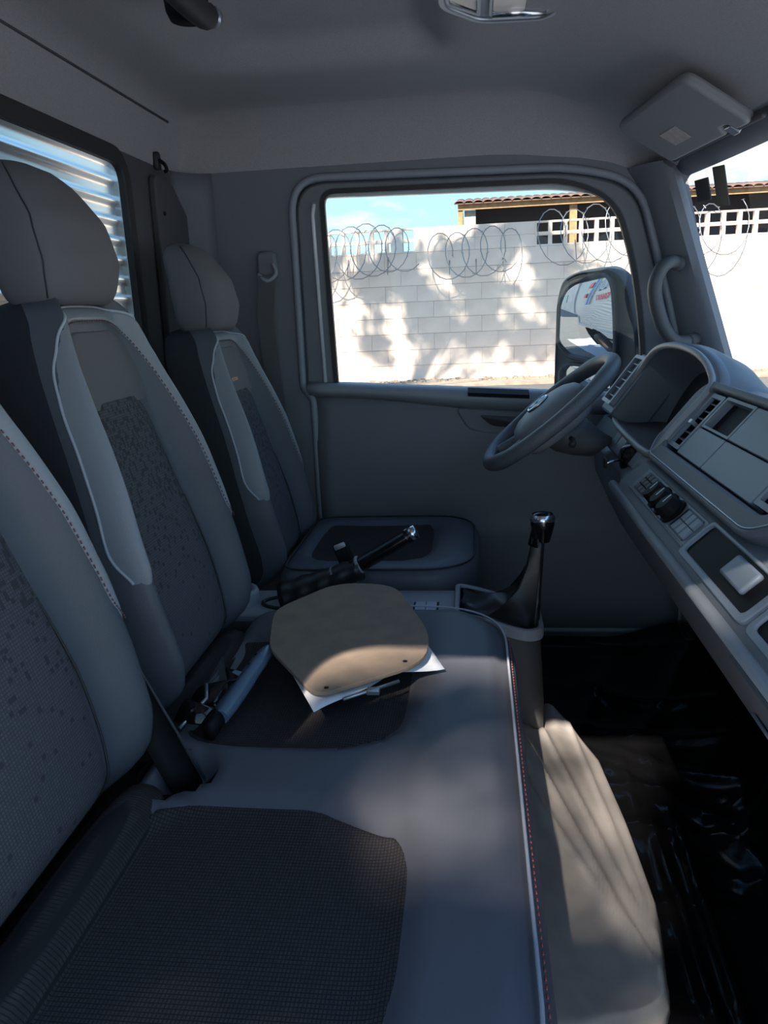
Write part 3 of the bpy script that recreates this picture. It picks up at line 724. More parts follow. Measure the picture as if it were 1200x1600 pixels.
# main body: profile (X,Z) swept along Y
def dprof(Y):
    return [(0.30, 0.668), (0.292, 0.676), (0.296, 0.684), (0.303, 0.688), (0.345, 0.727), (0.365, 0.735), (0.395, 0.735), (0.478, 0.845), (0.50, 0.868), (0.55, 0.868), (0.64, 0.835), (0.715, 0.80), (0.735, 0.60), (0.60, 0.30), (0.50, 0.30), (0.42, 0.42), (0.395, 0.47), (0.345, 0.58), (0.31, 0.645)]
obj('dash_body', loft([[(x, Y, z) for x, z in dprof(Y)] for Y in lin(0.30, 1.60, 14)]), 'dash', dash, autosmooth=35)
obj('dash_body', loft([[(x + 0.03 * ss(1.60, 1.72, Y) * (1 if 0.60 < z < 0.74 and x < 0.36 else 0), Y, min(z, 0.735) if x < 0.60 else min(z, 0.79)) for x, z in dprof(Y)] for Y in lin(1.60, 2.24, 10)]), 'dash', dash, autosmooth=35)
# --- centre panel on an inclined plane
P0 = Vector((0.360, 0, 0.745)); P1 = Vector((0.470, 0, 0.872)); DL = (P1 - P0).length
tdir = (P1 - P0).normalized(); ndir = Vector((-tdir.z, 0, tdir.x))
def DP(Y, t, d): return P0 + Vector((0, Y, 0)) + tdir * t + ndir * d
OUT = roundpoly([(1.585, -0.012), (1.625, 0.022), (1.640, 0.155), (1.610, 0.182), (0.955, 0.182), (0.925, 0.155), (0.945, 0.030), (1.010, -0.012)], [0.02, 0.02, 0.03, 0.03, 0.03, 0.03, 0.02, 0.03], 5)
INN = roundpoly([(1.545, 0.026), (1.575, 0.045), (1.590, 0.150), (1.570, 0.166), (0.985, 0.166), (0.965, 0.150), (0.985, 0.045), (1.02, 0.026)], 0.012, 4)
o_, i_ = match(OUT, INN, (1.28, 0.09), 64)
rim = obj('centre_rim', ringprism(o_, i_, DP, -0.05, 0.012), 'dash', dash, bevel=0.006, seg=3)
spline_open = [q for q in offset(OUT, -0.010) if q[1] < 0.12 and q[0] > 0.955]; spline_open.sort(key=lambda q: math.atan2(q[1] - 0.12, q[0] - 1.28))
obj('chrome_line', tube([DP(Y, t, 0.0125) for Y, t in spline_open], 0.0016, 6), 'silver', rim)
obj('centre_back', prism(offset(INN, 0.01), DP, -0.05, -0.037), 'black', dash, smooth=False)
def plate(name, Y0, Y1, t0, t1, m_='dash_panel', d=0.004, bev=0.0015): return obj(name, prism(rrect(Y0, Y1, t0, t1, 0.003, 2), DP, -0.02, d), m_, dash, bevel=bev)
g_ = 0.0015
plate('panel', 1.328 + g_, 1.482, 0.030, 0.092 - g_)
plate('panel', 1.080 + g_, 1.328 - g_, 0.030, 0.092 - g_)
plate('panel', 1.080 + g_, 1.328 - g_, 0.092 + g_, 0.163)
# framed cubby / display window
SO = rrect(1.328 + g_, 1.482, 0.092 + g_, 0.163, 0.003, 2); SI = rrect(1.337, 1.474, 0.098, 0.157, 0.003, 2)
o_, i_ = match(SO, SI, (1.405, 0.127), 24)
sf = obj('display_frame', ringprism(o_, i_, DP, -0.030, 0.004), 'dash_panel', dash, smooth=False)
obj('display', prism(offset(SI, 0.002), DP, -0.026, -0.012), 'black', sf, smooth=False)
def vent(Y0, Y1, t0, t1, nf, knob):
    VO_ = rrect(Y0, Y1, t0, t1, 0.004, 3); VI_ = offset(VO_, -0.009); cc = ((Y0 + Y1) / 2, (t0 + t1) / 2)
    o_, i_ = match(VO_, VI_, cc, 24)
    vf = obj('air_vent', ringprism(o_, i_, DP, -0.002, 0.005), 'dash_panel', dash, smooth=False, label='air vent with slats')
    obj('vent_liner', ringprism(o_, i_, DP, -0.034, -0.002), 'black', vf, smooth=False)
    obj('vent_back', prism(VI_, DP, -0.034, -0.028), 'black', vf, smooth=False)
    for k in range(nf):
        t = t0 + 0.012 + (t1 - t0 - 0.024) * (k + 0.5) / nf
        obj('slat', xf(box(Y0 + 0.008, Y1 - 0.008, -0.0012, 0.0012, -0.016, -0.001), lambda a, b, c: DP(a, t + b - 0.5 * c, c)), 'dash', vf, smooth=False)
    if knob: obj('slider', xf(box((Y0 + Y1) / 2 - 0.008, (Y0 + Y1) / 2 + 0.006, -0.004, 0.004, -0.006, 0.014), lambda a, b, c: DP(a, (t0 + t1) / 2 - 0.006 + b, c)), 'silver', vf, smooth=False)
vent(1.486, 1.560, 0.034, 0.160, 6, True)
vent(0.995, 1.076, 0.034, 0.160, 7, True)
# --- knob panel below
Q0 = Vector((0.303, 0, 0.688)); Q1 = Vector((0.346, 0, 0.7275)); qd = (Q1 - Q0).normalized(); qn = Vector((-qd.z, 0, qd.x)); QL = (Q1 - Q0).length
def KP(Y, t, d): return Q0 + Vector((0, Y, 0)) + qd * t + qn * d
kp = obj('climate_panel', prism(rrect(1.135, 1.535, 0.002, QL - 0.002, 0.005, 3), KP, -0.02, 0.003), 'dash_panel', dash, bevel=0.002)
def recess(Y0, Y1, t0, t1):
    a = rrect(Y0, Y1, t0, t1, 0.004, 2); b = offset(a, -0.003); o_, i_ = match(a, b, ((Y0 + Y1) / 2, (t0 + t1) / 2), 20)
    obj('recess_rim', ringprism(o_, i_, KP, 0.0, 0.0042), 'dash_dark', kp, smooth=False)
    obj('recess_floor', prism(b, KP, 0.0025, 0.0034), 'black', kp, smooth=False)
recess(1.150, 1.235, 0.008, 0.052); recess(1.425, 1.510, 0.008, 0.052)
for k in range(3):
    y = 1.205 - k * 0.024
    for h in range(2): obj('switch', xf(box(y - 0.0095, y + 0.0095, 0, 0.0185, 0.003, 0.009), lambda a, b, c: KP(a, 0.011 + h * 0.0195 + b, c)), 'dash_panel', kp, smooth=False, bevel=0.001)
for k in range(3):
    y = 1.488 - k * 0.023
    for h in range(3): obj('switch', xf(box(y - 0.009, y + 0.009, 0, 0.011, 0.003, 0.009), lambda a, b, c: KP(a, 0.011 + h * 0.0135 + b, c)), 'dash_dark', kp, smooth=False, bevel=0.001)
for Y in (1.360, 1.312, 1.264):
    cc = KP(Y, 0.030, 0.0)
    fnk = frame_fn(cc, (0, -1, 0), qd)
    if (fnk(0, 0, 1) - fnk(0, 0, 0)).dot(qn) < 0: fnk = frame_fn(cc, (0, 1, 0), qd)
    def circ(r, n_=24, lob=0): return [(r * (1 + lob * cos(8 * 2 * pi * i / n_)) * cos(2 * pi * i / n_), r * (1 + lob * cos(8 * 2 * pi * i / n_)) * sin(2 * pi * i / n_)) for i in range(n_)]
    kb = obj('knob', loft([[fnk(x, y, d) for x, y in circ(r, 32, lb)] for r, d, lb in ((0.024, 0.003, 0), (0.024, 0.008, 0), (0.020, 0.010, 0.03), (0.0185, 0.026, 0.04), (0.016, 0.029, 0.02))]), 'black', dash, label='black climate knob', autosmooth=40)
    obj('pointer', xf(box(-0.0012, 0.0012, -0.002, 0.016, 0.026, 0.0300), lambda a, b, c: fnk(a, b, c)), 'silver', kb, smooth=False)
obj('trim_line', tube([KP(1.53, 0.004, 0.004), KP(1.135, 0.004, 0.004)], 0.002, 6), 'trim_light', dash)
# --- open shelf next to the knobs
SHO = rrect(0.40, 1.128, -0.004, QL + 0.004, 0.012, 4); SHI = rrect(0.865, 1.118, 0.004, QL - 0.002, 0.010, 4)
o_, i_ = match(rrect(0.850, 1.130, -0.006, QL + 0.004, 0.014, 4), SHI, (0.99, 0.03), 32)
sh = obj('shelf_rim', ringprism(o_, i_, KP, -0.004, 0.006), 'dash_panel', dash, bevel=0.002)
obj('shelf_well', prism(SHI, KP, -0.002, 0.002), 'black', dash, smooth=False)
obj('shelf_reflection', xf(box(0.905, 0.985, 0.018, 0.052, 0.0, 0.010), lambda a, b, c: KP(a, b, c)), 'dash_panel', dash, bevel=0.004)  # pale block stands in for a patch of reflected light
o_, i_ = match(rrect(0.50, 0.840, -0.006, QL + 0.004, 0.014, 4), rrect(0.515, 0.828, 0.004, QL - 0.002, 0.010, 4), (0.67, 0.03), 32)
obj('shelf_rim', ringprism(o_, i_, KP, -0.004, 0.006), 'dash_panel', dash, bevel=0.002)
obj('shelf_well', prism(rrect(0.515, 0.828, 0.004, QL - 0.002, 0.010, 4), KP, -0.002, 0.002), 'black', dash, smooth=False)
obj('lower_lip', tube([(0.293, 1.66, 0.668), (0.290, 1.3, 0.668), (0.290, 0.30, 0.668)], 0.010, 10), 'trim_light', dash)
# glovebox on the sloped knee panel
KN0 = Vector((0.395, 0, 0.47)); KN1 = Vector((0.31, 0, 0.645)); kd = (KN1 - KN0).normalized(); kn = Vector((-kd.z, 0, kd.x))
if kn.x > 0: kn = -kn
def GP(Y, t, d): return KN0 + Vector((0, Y, 0)) + kd * t + kn * d
gb = obj('glovebox_lid', prism(rrect(0.40, 1.00, 0.008, 0.13, 0.015, 4), GP, -0.01, 0.006), 'dash', dash, bevel=0.004)
obj('latch', prism(rrect(0.86, 0.985, 0.020, 0.040, 0.006, 3), GP, 0.0, 0.010), 'black', gb)
obj('latch_edge', tube([GP(0.985, 0.040, 0.010), GP(0.86, 0.040, 0.010)], 0.0025, 6), 'piping', gb)
# --- instrument hood
HO = [Vector(p) for p in ((0.362, 1.585, 0.752), (0.395, 1.575, 0.800), (0.462, 1.590, 0.872), (0.475, 1.635, 0.905), (0.474, 1.72, 0.932), (0.468, 1.84, 0.943), (0.458, 1.95, 0.940), (0.448, 2.03, 0.920), (0.432, 2.085, 0.875), (0.405, 2.10, 0.820), (0.382, 2.105, 0.765), (0.368, 2.06, 0.745), (0.358, 1.85, 0.742), (0.355, 1.66, 0.742))]
loop = spline(HO, 6, closed=True); nL = len(loop)
cen = sum(loop, Vector()) / nL
bk = Vector((0.13, 0, 0.0))
def hoodring(s, off, sx=1.0): return [cen + (p - cen) * s + off for p in loop]
hood_secs = [hoodring(1.02, Vector((0.12, 0, -0.065))), hoodring(1.06, Vector((0.05, 0, -0.012))), hoodring(1.06, Vector((0.010, 0, 0.003))), hoodring(1.03, Vector((0.0, 0, 0.0))), hoodring(0.975, Vector((0.0, 0, 0.0)))]
hood = obj('instrument_hood', loft(hood_secs, cap=False), 'dash_panel', dash)
bowl = [hoodring(0.975, Vector((0.0, 0, 0.0))), hoodring(0.95, Vector((0.02, 0, -0.008))), hoodring(0.90, Vector((0.06, 0, -0.025))), hoodring(0.84, Vector((0.10, 0, -0.040))), hoodring(0.80, Vector((0.105, 0, -0.042)))]
obj('hood_bowl', loft(bowl, cap=False), 'dash', hood)
obj('cluster_face', loft([hoodring(0.805, Vector((0.104, 0, -0.0415))), hoodring(0.4, Vector((0.106, 0, -0.043)))], cap=False), 'screen', hood)
obj('cluster_glass', (hoodring(0.42, Vector((0.105, 0, -0.042))), [tuple(range(nL))]), 'screen', hood, smooth=False)
obj('rim_edge', tube([cen + (p - cen) * 1.005 + Vector((-0.003, 0, 0)) for p in loop], 0.0075, 10, closed=True), 'hood_rim', hood)
# hood top shell down to the windshield side
top = [p for p in loop]
sh1 = []
for i in range(12, 56):
    p = loop[i]; q = cen + (p - cen) * 1.06; sh1.append([q + Vector((0.004, 0, 0)), q + Vector((0.04, 0, -0.004)), q + Vector((0.09, 0, -0.030)), Vector((0.62, q.y, min(q.z - 0.03, 0.835))), Vector((0.70, q.y, 0.79))])
obj('hood_shell', loft(sh1, closed=False), 'dash', hood)
# --- outer vent on the driver's door side
av = frame_fn((0.403, 2.150, 0.842), (-0.60, 0.0, -0.80), (0.0, -1.0, 0.0))
def vent2(L_, W_):
    VO_ = rrect(-L_, L_, -W_, W_, 0.006, 3); VI_ = offset(VO_, -0.010); o_, i_ = match(VO_, VI_, (0, 0), 24)
    sg = 1 if av(0, 0, 1).x < av(0, 0, 0).x else -1
    AV = lambda a, b, d: av(a, b, d * sg)
    vf = obj('air_vent', ringprism(o_, i_, AV, -0.05, 0.008), 'dash_panel', dash, smooth=False, label='outer air vent beside the driver door')
    obj('vent_back', prism(VI_, AV, -0.034, -0.028), 'black', vf, smooth=False)
    for k in range(5):
        t = -L_ + 0.012 + (2 * L_ - 0.024) * (k + 0.5) / 5
        obj('slat', xf(box(-0.0015, 0.0015, -W_ + 0.008, W_ - 0.008, -0.016, 0.002), lambda a, b, c: AV(t + a, b, c)), 'trim_light', vf, smooth=False)
    obj('vent_pod', prism(rrect(-L_ - 0.012, L_ + 0.02, -W_ - 0.012, W_ + 0.03, 0.01, 3), AV, -0.10, -0.006), 'dash', dash, bevel=0.006)
vent2(0.075, 0.058)
# --- panel under the hood: light switch block, ignition surround
obj('knee_cover', loft([[(0.365, Y, 0.742), (0.335, Y, 0.70), (0.345, Y, 0.60), (0.42, Y, 0.45), (0.50, Y, 0.45), (0.50, Y, 0.74)] for Y in (1.60, 1.75, 2.0, 2.22)]), 'trim_dark', dash, autosmooth=40)
UF = frame_fn((0.350, 1.60, 0.720), (0, 1, 0), (0.030, 0, 0.042))
sg = 1 if UF(0, 0, 1).x < UF(0, 0, 0).x else -1
UP = lambda a, b, d: UF(a, b, d * sg)
obj('blank_switch', prism(rrect(0.0, 0.055, -0.025, 0.025, 0.004, 2), UP, 0.0, 0.006), 'dash_panel', dash, bevel=0.002)
obj('blank_switch', prism(rrect(0.060, 0.105, -0.025, 0.025, 0.004, 2), UP, 0.0, 0.006), 'dash_panel', dash, bevel=0.002)
obj('light_switch', prism(rrect(0.215, 0.285, -0.028, 0.025, 0.006, 2), UP, 0.0, 0.008), 'dash_panel', dash, bevel=0.003)
obj('light_switch', prism(rrect(0.290, 0.345, -0.028, 0.025, 0.006, 2), UP, 0.0, 0.008), 'dash', dash, bevel=0.003)
obj('ignition_bezel', lathe([(0.0, 0.0), (0.020, 0.002), (0.030, 0.01), (0.034, 0.03)], (0.322, 1.755, 0.705), 'x', 20), 'gloss_black', dash)

# ================================================================== STEERING WHEEL AND COLUMN
WC = Vector((0.184, 1.95, 0.789)); wa = Vector((0.771, 0, 0.637)).normalized(); wy = Vector((0, 1, 0)); wn = Vector((-wa.z, 0, wa.x))
def WH(a, b, d): return WC + wa * a + wy * b + wn * d         # a up the wheel, b toward the door, d toward the driver
sw = thing('steering_wheel', WC, 'dark leather steering wheel with round chrome badge', 'steering wheel')
RW_ = 0.192
def rimr(t): return 0.0185 + 0.0022 * sum(math.exp(-((t - c) / 0.03) ** 2) for c in (0.10, 0.90, 0.40, 0.60))
ring = [WH(RW_ * cos(2 * pi * i / 96), RW_ * sin(2 * pi * i / 96), 0) for i in range(96)]
wheelgrip = mat('wheel_leather', (0.115, 0.125, 0.145), 0.42, bump=0.6, bscale=420)
obj('rim', tube(ring, rimr, 16, closed=True), 'wheel_leather', sw)
HUBP = roundpoly([(0.078, -0.060), (0.090, 0.0), (0.078, 0.060), (0.020, 0.092), (-0.055, 0.075), (-0.092, 0.045), (-0.092, -0.045), (-0.055, -0.075), (0.020, -0.092)], 0.03, 5)
hub = obj('hub', loft([[WH(x * k, y * k, d) for x, y in HUBP] for k, d in ((1.0, -0.055), (1.16, -0.035), (1.2, -0.012), (1.17, 0.002), (1.08, 0.014), (0.86, 0.025), (0.54, 0.032), (0.18, 0.034))]), 'trim_light', sw)
def spoke(p0, p1, w0, w1):
    s_ = []
    for k in range(9):
        t = k / 8; a = p0[0] + (p1[0] - p0[0]) * t; b = p0[1] + (p1[1] - p0[1]) * t; w_ = w0 + (w1 - w0) * t - 0.008 * sin(pi * t)
        dx, dy = p1[0] - p0[0], p1[1] - p0[1]; L = sqrt(dx * dx + dy * dy); nx, ny = -dy / L, dx / L; d0 = -0.010 + 0.008 * t
        s_.append([WH(a + nx * w_ * cos(q), b + ny * w_ * cos(q), d0 + 0.010 * sin(q)) for q in [2 * pi * i / 14 for i in range(14)]])
    return loft(s_)
obj('spoke', spoke((0.020, 0.075), (0.040, 0.186), 0.036, 0.030), 'dash', sw)
obj('spoke', spoke((0.020, -0.075), (0.040, -0.186), 0.036, 0.030), 'dash', sw)
obj('spoke', spoke((-0.075, 0.035), (-0.170, 0.078), 0.022, 0.014), 'dash', sw)
obj('spoke', spoke((-0.075, -0.035), (-0.170, -0.078), 0.022, 0.014), 'dash', sw)
obj('spoke_trim', tube([WH(-0.072, -0.052, 0.002), WH(-0.120, -0.066, 0.002), WH(-0.168, -0.086, 0.005)], 0.003, 6), 'silver', sw)
# badge: ring with a V above a W
bd = obj('badge', loft([[WH(-0.008 + r * cos(2 * pi * i / 40), r * sin(2 * pi * i / 40), d) for i in range(40)] for r, d in ((0.031, 0.026), (0.031, 0.0345), (0.027, 0.0355), (0.005, 0.0355))]), 'black', sw, autosmooth=40)
obj('badge_ring', tube([WH(-0.008 + 0.0285 * cos(2 * pi * i / 40), 0.0285 * sin(2 * pi * i / 40), 0.036) for i in range(40)], 0.0028, 8, closed=True), 'chrome', bd)
def stroke(*pts): return tube([WH(-0.008 + a, b, 0.0365) for a, b in pts], 0.0027, 6)
obj('badge_letters', merge(stroke((0.0265, -0.011), (0.004, 0.0), (0.0265, 0.011)), stroke((0.016, -0.023), (-0.023, -0.0125), (-0.001, 0.0), (-0.023, 0.0125), (0.016, 0.023))), 'chrome', bd)
# column
sc_ = thing('steering_column', (0.30, 1.95, 0.60), 'dark steering column shroud below the wheel', 'steering column')
def CS(r1, r2, d, sh=0.0): return [WH(sh + r1 * cos(q), r2 * sin(q), d) for q in [2 * pi * i / 24 for i in range(24)]]
obj('shroud', loft([CS(0.045, 0.050, -0.050), CS(0.058, 0.062, -0.060), CS(0.056, 0.058, -0.085, 0.005), CS(0.046, 0.050, -0.12, 0.02), CS(0.036, 0.04, -0.15, 0.04)]), 'dash_dark', sc_)
obj('stalk', tube(spline([WH(0.0, -0.055, -0.075), WH(0.0, -0.12, -0.07), WH(-0.005, -0.19, -0.06)], 5), lambda t: 0.006 + 0.003 * t, 8), 'rubber', sc_)
obj('stalk', tube(spline([WH(0.0, 0.055, -0.075), WH(0.0, 0.12, -0.07), WH(-0.005, 0.19, -0.06)], 5), lambda t: 0.006 + 0.003 * t, 8), 'rubber', sc_)
ky = thing('ignition_key', (0.30, 1.72, 0.70), 'small metal ignition key in its lock beside the column', 'key')
obj('key_head', prism(roundpoly([(1.72, 0.690), (1.745, 0.690), (1.75, 0.712), (1.715, 0.712)], 0.006, 3), lambda a, b, d: (0.285 + d, a, b), 0.0, 0.005), 'rubber', ky)
obj('key_blade', tube([(0.290, 1.732, 0.701), (0.322, 1.75, 0.703)], 0.003, 6), 'chrome', ky)

# ================================================================== CENTRE CONSOLE
con = thing('centre_console', (-0.2, 1.6, 0.0), 'low dark centre console between bench and driver seat', 'console')
CO_ = roundpoly([(-0.62, 1.525), (-0.10, 1.515), (0.02, 1.505), (0.115, 1.52), (0.135, 1.56), (0.135, 1.67), (0.10, 1.69), (-0.62, 1.685)], [0.03, 0.05, 0.05, 0.05, 0.04, 0.04, 0.03, 0.03], 5)
def ctop(X): return 0.412 - 0.030 * ss(-0.06, 0.13, X)
obj('console_body', loft([[(x, y, (z if z < 0.38 else ctop(x) - 0.008)) for x, y in (CO_ if z > 0.2 else [(a * 0.96 + 0.015, b) for a, b in CO_])] for z in (0.0, 0.2, 0.40)]), 'trim_dark', con, autosmooth=40)
CT = roundpoly([(-0.60, 1.530), (-0.04, 1.520), (-0.04, 1.684), (-0.60, 1.684)], 0.015, 4)
obj('top_plate', loft([[(x, y, z) for x, y in offset(CT, o__)] for z, o__ in ((0.398, 0.0), (0.414, 0.0), (0.417, -0.003))]), 'trim_light', con, autosmooth=40)
# raised cup holder at the rear
ch_ = obj('cup_holder', lathe([(0.034, 0.30), (0.034, 0.444), (0.0375, 0.450), (0.046, 0.449), (0.049, 0.442), (0.051, 0.40)], (-0.545, 1.605, 0.0), 'z', 32), 'trim_light', con)
obj('cup_floor', lathe([(0, 0.36), (0.035, 0.36)], (-0.545, 1.605, 0.0), 'z', 24), 'black', ch_)
for bx_ in (-0.183, -0.112):
    rc = obj('switch_recess', xf(box(bx_ - 0.028, bx_ + 0.028, 1.545, 1.605, 0.410, 0.4185), lambda a, b, c: (a, b, c)), 'black', con, smooth=False)
    for i in range(2):
        for j in range(2): obj('switch', box(bx_ - 0.0235 + i * 0.024, bx_ - 0.0005 + i * 0.024, 1.5485 + j * 0.027, 1.5745 + j * 0.027, 0.415, 0.4215), 'piping', rc, smooth=False, bevel=0.0015)
# parking brake
pb = thing('parking_brake', (-0.37, 1.60, 0.415), 'black parking brake lever with gathered boot and chrome tip', 'lever')
bs = []
for t in lin(0, 1, 16):
    c = Vector((-0.435, 1.60, 0.425)).lerp(Vector((-0.255, 1.60, 0.500)), t)
    ra = (0.046 - 0.018 * t + 0.0022 * sin(t * 26)); rb = 0.038 - 0.014 * t + 0.002 * sin(t * 26 + 1)
    bs.append([c + Vector((-0.25 * ra * sin(q), rb * cos(q), ra * sin(q) * 0.85)) for q in [2 * pi * i / 20 for i in range(20)]])
obj('boot', loft(bs), 'vinyl_black', pb)
obj('boot_frame', tube([(-0.37 + 0.115 * cos(q), 1.60 + 0.048 * sin(q), 0.419) for q in [2 * pi * i / 32 for i in range(32)]], 0.005, 8, closed=True), 'rubber', pb)
obj('lever_grip', tube([(-0.290, 1.60, 0.492), (-0.262, 1.60, 0.506), (-0.255, 1.60, 0.510), (-0.20, 1.60, 0.542), (-0.152, 1.60, 0.571), (-0.143, 1.60, 0.577)], lambda t: 0.0185 - 0.002 * t, 14), 'gloss_black', pb)
obj('collar', tube([(-0.262, 1.60, 0.507), (-0.256, 1.60, 0.510)], 0.021, 14), 'trim_light', pb)
obj('collar', tube([(-0.315, 1.60, 0.478), (-0.309, 1.60, 0.482)], 0.026, 14), 'trim', pb)
obj('tip', tube([(-0.150, 1.60, 0.573), (-0.138, 1.60, 0.580), (-0.130, 1.60, 0.584)], 0.0155, 14), 'chrome', pb)
# belt buckle beside the driver seat
bb = thing('belt_buckle', (-0.30, 1.70, 0.47), 'small belt buckle with pale release button behind the brake lever', 'buckle')
bf = frame_fn((-0.312, 1.69, 0.515), (0.85, 0, 0.35), (-0.35, 0.2, 0.85))
obj('housing', prism(rrect(-0.018, 0.018, -0.030, 0.018, 0.006, 3), bf, -0.008, 0.008), 'black', bb, bevel=0.003)
obj('release_button', prism(rrect(-0.014, 0.014, 0.004, 0.016, 0.003, 2), bf, -0.0095, 0.0095), 'piping', bb)
obj('stalk', tube([(-0.305, 1.70, 0.49), (-0.33, 1.70, 0.43)], 0.008, 8), 'rubber', bb)
# gear lever
gl = thing('gear_lever', (0.05, 1.60, 0.40), 'black gear lever with wrinkled boot and chrome topped knob', 'lever')
def gz(X): return 0.424 - 0.038 * ss(-0.06, 0.14, X)
GO = roundpoly([(-0.050, 1.515), (0.105, 1.500), (0.140, 1.525), (0.140, 1.665), (0.11, 1.69), (-0.050, 1.700)], [0.02, 0.03, 0.03, 0.03, 0.03, 0.02], 5)
o_, i_ = match(GO, offset(GO, -0.012), (0.045, 1.6), 40)
obj('boot_frame', ringprism(o_, i_, lambda a, b, d: (a, b, gz(a) + d), -0.02, 0.006), 'trim_light', gl, bevel=0.003)
top_c = Vector((0.130, 1.60, 0.570)); gs = []
GI = offset(GO, -0.010); rg = random.Random(3)
for k, t in enumerate((0, 0.12, 0.25, 0.4, 0.55, 0.7, 0.85, 1.0)):
    sec = []; f_ = (1 - t) ** 2.6
    for i, (x, y) in enumerate(GI):
        q = 2 * pi * i / len(GI); c = Vector((0.060 + 0.055 * t, 1.60, 0))
        base = Vector((x, y, gz(x) - 0.002)); tp_ = Vector((top_c.x - 0.012 * (1 - t) + 0.017 * cos(math.atan2(y - 1.6, x - 0.045)), 1.60 + 0.017 * sin(math.atan2(y - 1.6, x - 0.045)), 0))
        p = base * f_ + Vector((tp_.x, tp_.y, base.z)) * (1 - f_)
        p.z = gz(x) * (1 - t) + top_c.z * t - 0.085 * sin(pi * t) * (1 - t) + (0.012 * sin(q * 5 + k * 1.3) if 0 < t < 0.7 else 0)
        sec.append(p)
    gs.append(sec)
obj('boot', loft(gs), 'vinyl_black', gl)
obj('shaft', tube([(0.125, 1.60, 0.55), (0.136, 1.60, 0.60)], 0.016, 12), 'gloss_black', gl)
kb = obj('knob', lathe([(0.0, 0.020), (0.012, 0.019), (0.021, 0.014), (0.025, 0.004), (0.0255, -0.006), (0.021, -0.026), (0.016, -0.045)], (0.140, 1.60, 0.605), 'z', 24), 'gloss_black', gl)
obj('knob_ring', lathe([(0.0215, 0.0155), (0.026, 0.009), (0.0268, 0.003), (0.025, 0.0)], (0.140, 1.60, 0.605), 'z', 24), 'chrome', kb)

# ================================================================== THINGS ON THE BENCH
pa = thing('paper_sheet', (-0.2, 1.25, 0.47), 'white paper sheets sticking out under the brown board', 'paper')
def on_seat(p, z): return (p[0], p[1], z)
rz = lambda a, b: 0.468 + 0.05 * (b - 1.05) - 0.05 * (a + 0.2) * 0.4
Q = [(-0.19, 1.115), (-0.055, 1.165), (-0.175, 1.475), (-0.36, 1.33)]
def quadgrid(Q, n, zf):
    def fn_(u, v):
        a = (Q[0][0] * (1 - u) + Q[1][0] * u) * (1 - v) + (Q[3][0] * (1 - u) + Q[2][0] * u) * v
        b = (Q[0][1] * (1 - u) + Q[1][1] * u) * (1 - v) + (Q[3][1] * (1 - u) + Q[2][1] * u) * v
        return (a, b, zf(a, b, u, v))
    return grid(fn_, lin(0, 1, n), lin(0, 1, n))
obj('sheet', quadgrid(Q, 12, lambda a, b, u, v: rz(a, b) + 0.006 + 0.004 * sin(5 * u)), 'paper', pa, solid=0.0006)
obj('sheet', quadgrid([(-0.243, 1.008), (-0.15, 1.12), (-0.2, 1.3), (-0.345, 1.2)], 12, lambda a, b, u, v: rz(a, b) + 0.009 + 0.003 * sin(5 * u + 1)), 'paper', pa, solid=0.0006)
BO = roundpoly([(-0.245, 1.030), (-0.085, 1.145), (-0.082, 1.25), (-0.165, 1.462), (-0.285, 1.468), (-0.385, 1.330), (-0.355, 1.18)], [0.035, 0.05, 0.05, 0.05, 0.05, 0.04, 0.03], 6)
bz = lambda a, b: rz(a, b) + 0.018
bo = tag(obj('hardboard_panel', prism(BO, lambda a, b, d: (a, b, bz(a, b) + d), 0.0, 0.007), 'board', smooth=False, bevel=0.0015), 'worn brown hardboard panel with rounded corners lying on the bench', 'board')
for hx_, hy_ in ((-0.118, 1.145), (-0.232, 1.055)): obj('screw_hole', lathe([(0, 0.0006), (0.0035, 0.0006), (0.0042, 0.0)], (hx_, hy_, bz(hx_, hy_) + 0.0072), 'z', 10), 'black', bo)
cl = thing('metal_clip', (-0.17, 1.08, 0.48), 'thin metal clip peeking out under the near edge of the board', 'clip')
c0, c1 = Vector((-0.205, 1.045, rz(-0.2, 1.05) + 0.012)), Vector((-0.125, 1.105, rz(-0.12, 1.1) + 0.012))
obj('bar', tube([c0, c1], 0.003, 8), 'silver', cl)
obj('lug', box(-0.172, -0.152, 1.066, 1.080, c0.z - 0.004, c0.z + 0.004), 'silver', cl, bevel=0.001)
# belt buckle lying on the middle place
mbk = thing('belt_buckle', (-0.38, 1.10, 0.45), 'blue-grey belt buckle lying on the middle seat place', 'buckle')
ax = (Vector((-0.362, 1.215, 0.49)) - Vector((-0.392, 1.005, 0.462))); A0 = Vector((-0.392, 1.010, 0.462))
BF = frame_fn(A0, ax, (0.75, -0.1, 0.65))
secs = []
for t, wd, th in ((0.0, 0.018, 0.012), (0.03, 0.020, 0.014), (0.09, 0.019, 0.014), (0.115, 0.016, 0.013), (0.15, 0.0175, 0.013), (0.185, 0.017, 0.011), (0.195, 0.013, 0.008)):
    secs.append([BF(t, wd * (abs(cos(q)) ** 0.6) * (1 if cos(q) > 0 else -1), th * (abs(sin(q)) ** 0.6) * (1 if sin(q) > 0 else -1)) for q in [2 * pi * i / 20 + 0.001 for i in range(20)]])
mat('buckle_blue', (0.11, 0.16, 0.235), 0.3)
obj('housing', loft(secs), 'buckle_blue', mbk, autosmooth=50)
for k in range(3):
    for sg in (1, -1): obj('rivet', tube([BF(0.10 + k * 0.030, 0.005, sg * 0.0125), BF(0.10 + k * 0.030, 0.005, sg * 0.0142)], 0.0024, 8), 'black', mbk)
obj('tongue_slot', tube([BF(-0.030, 0, 0), BF(0.004, 0, 0)], 0.016, 12, ry=0.011), 'black', mbk)
wb = thing('belt_webbing', (-0.42, 1.03, 0.45), 'crumpled black belt webbing and tongue beside the blue-grey buckle', 'seat belt')
ws_ = []
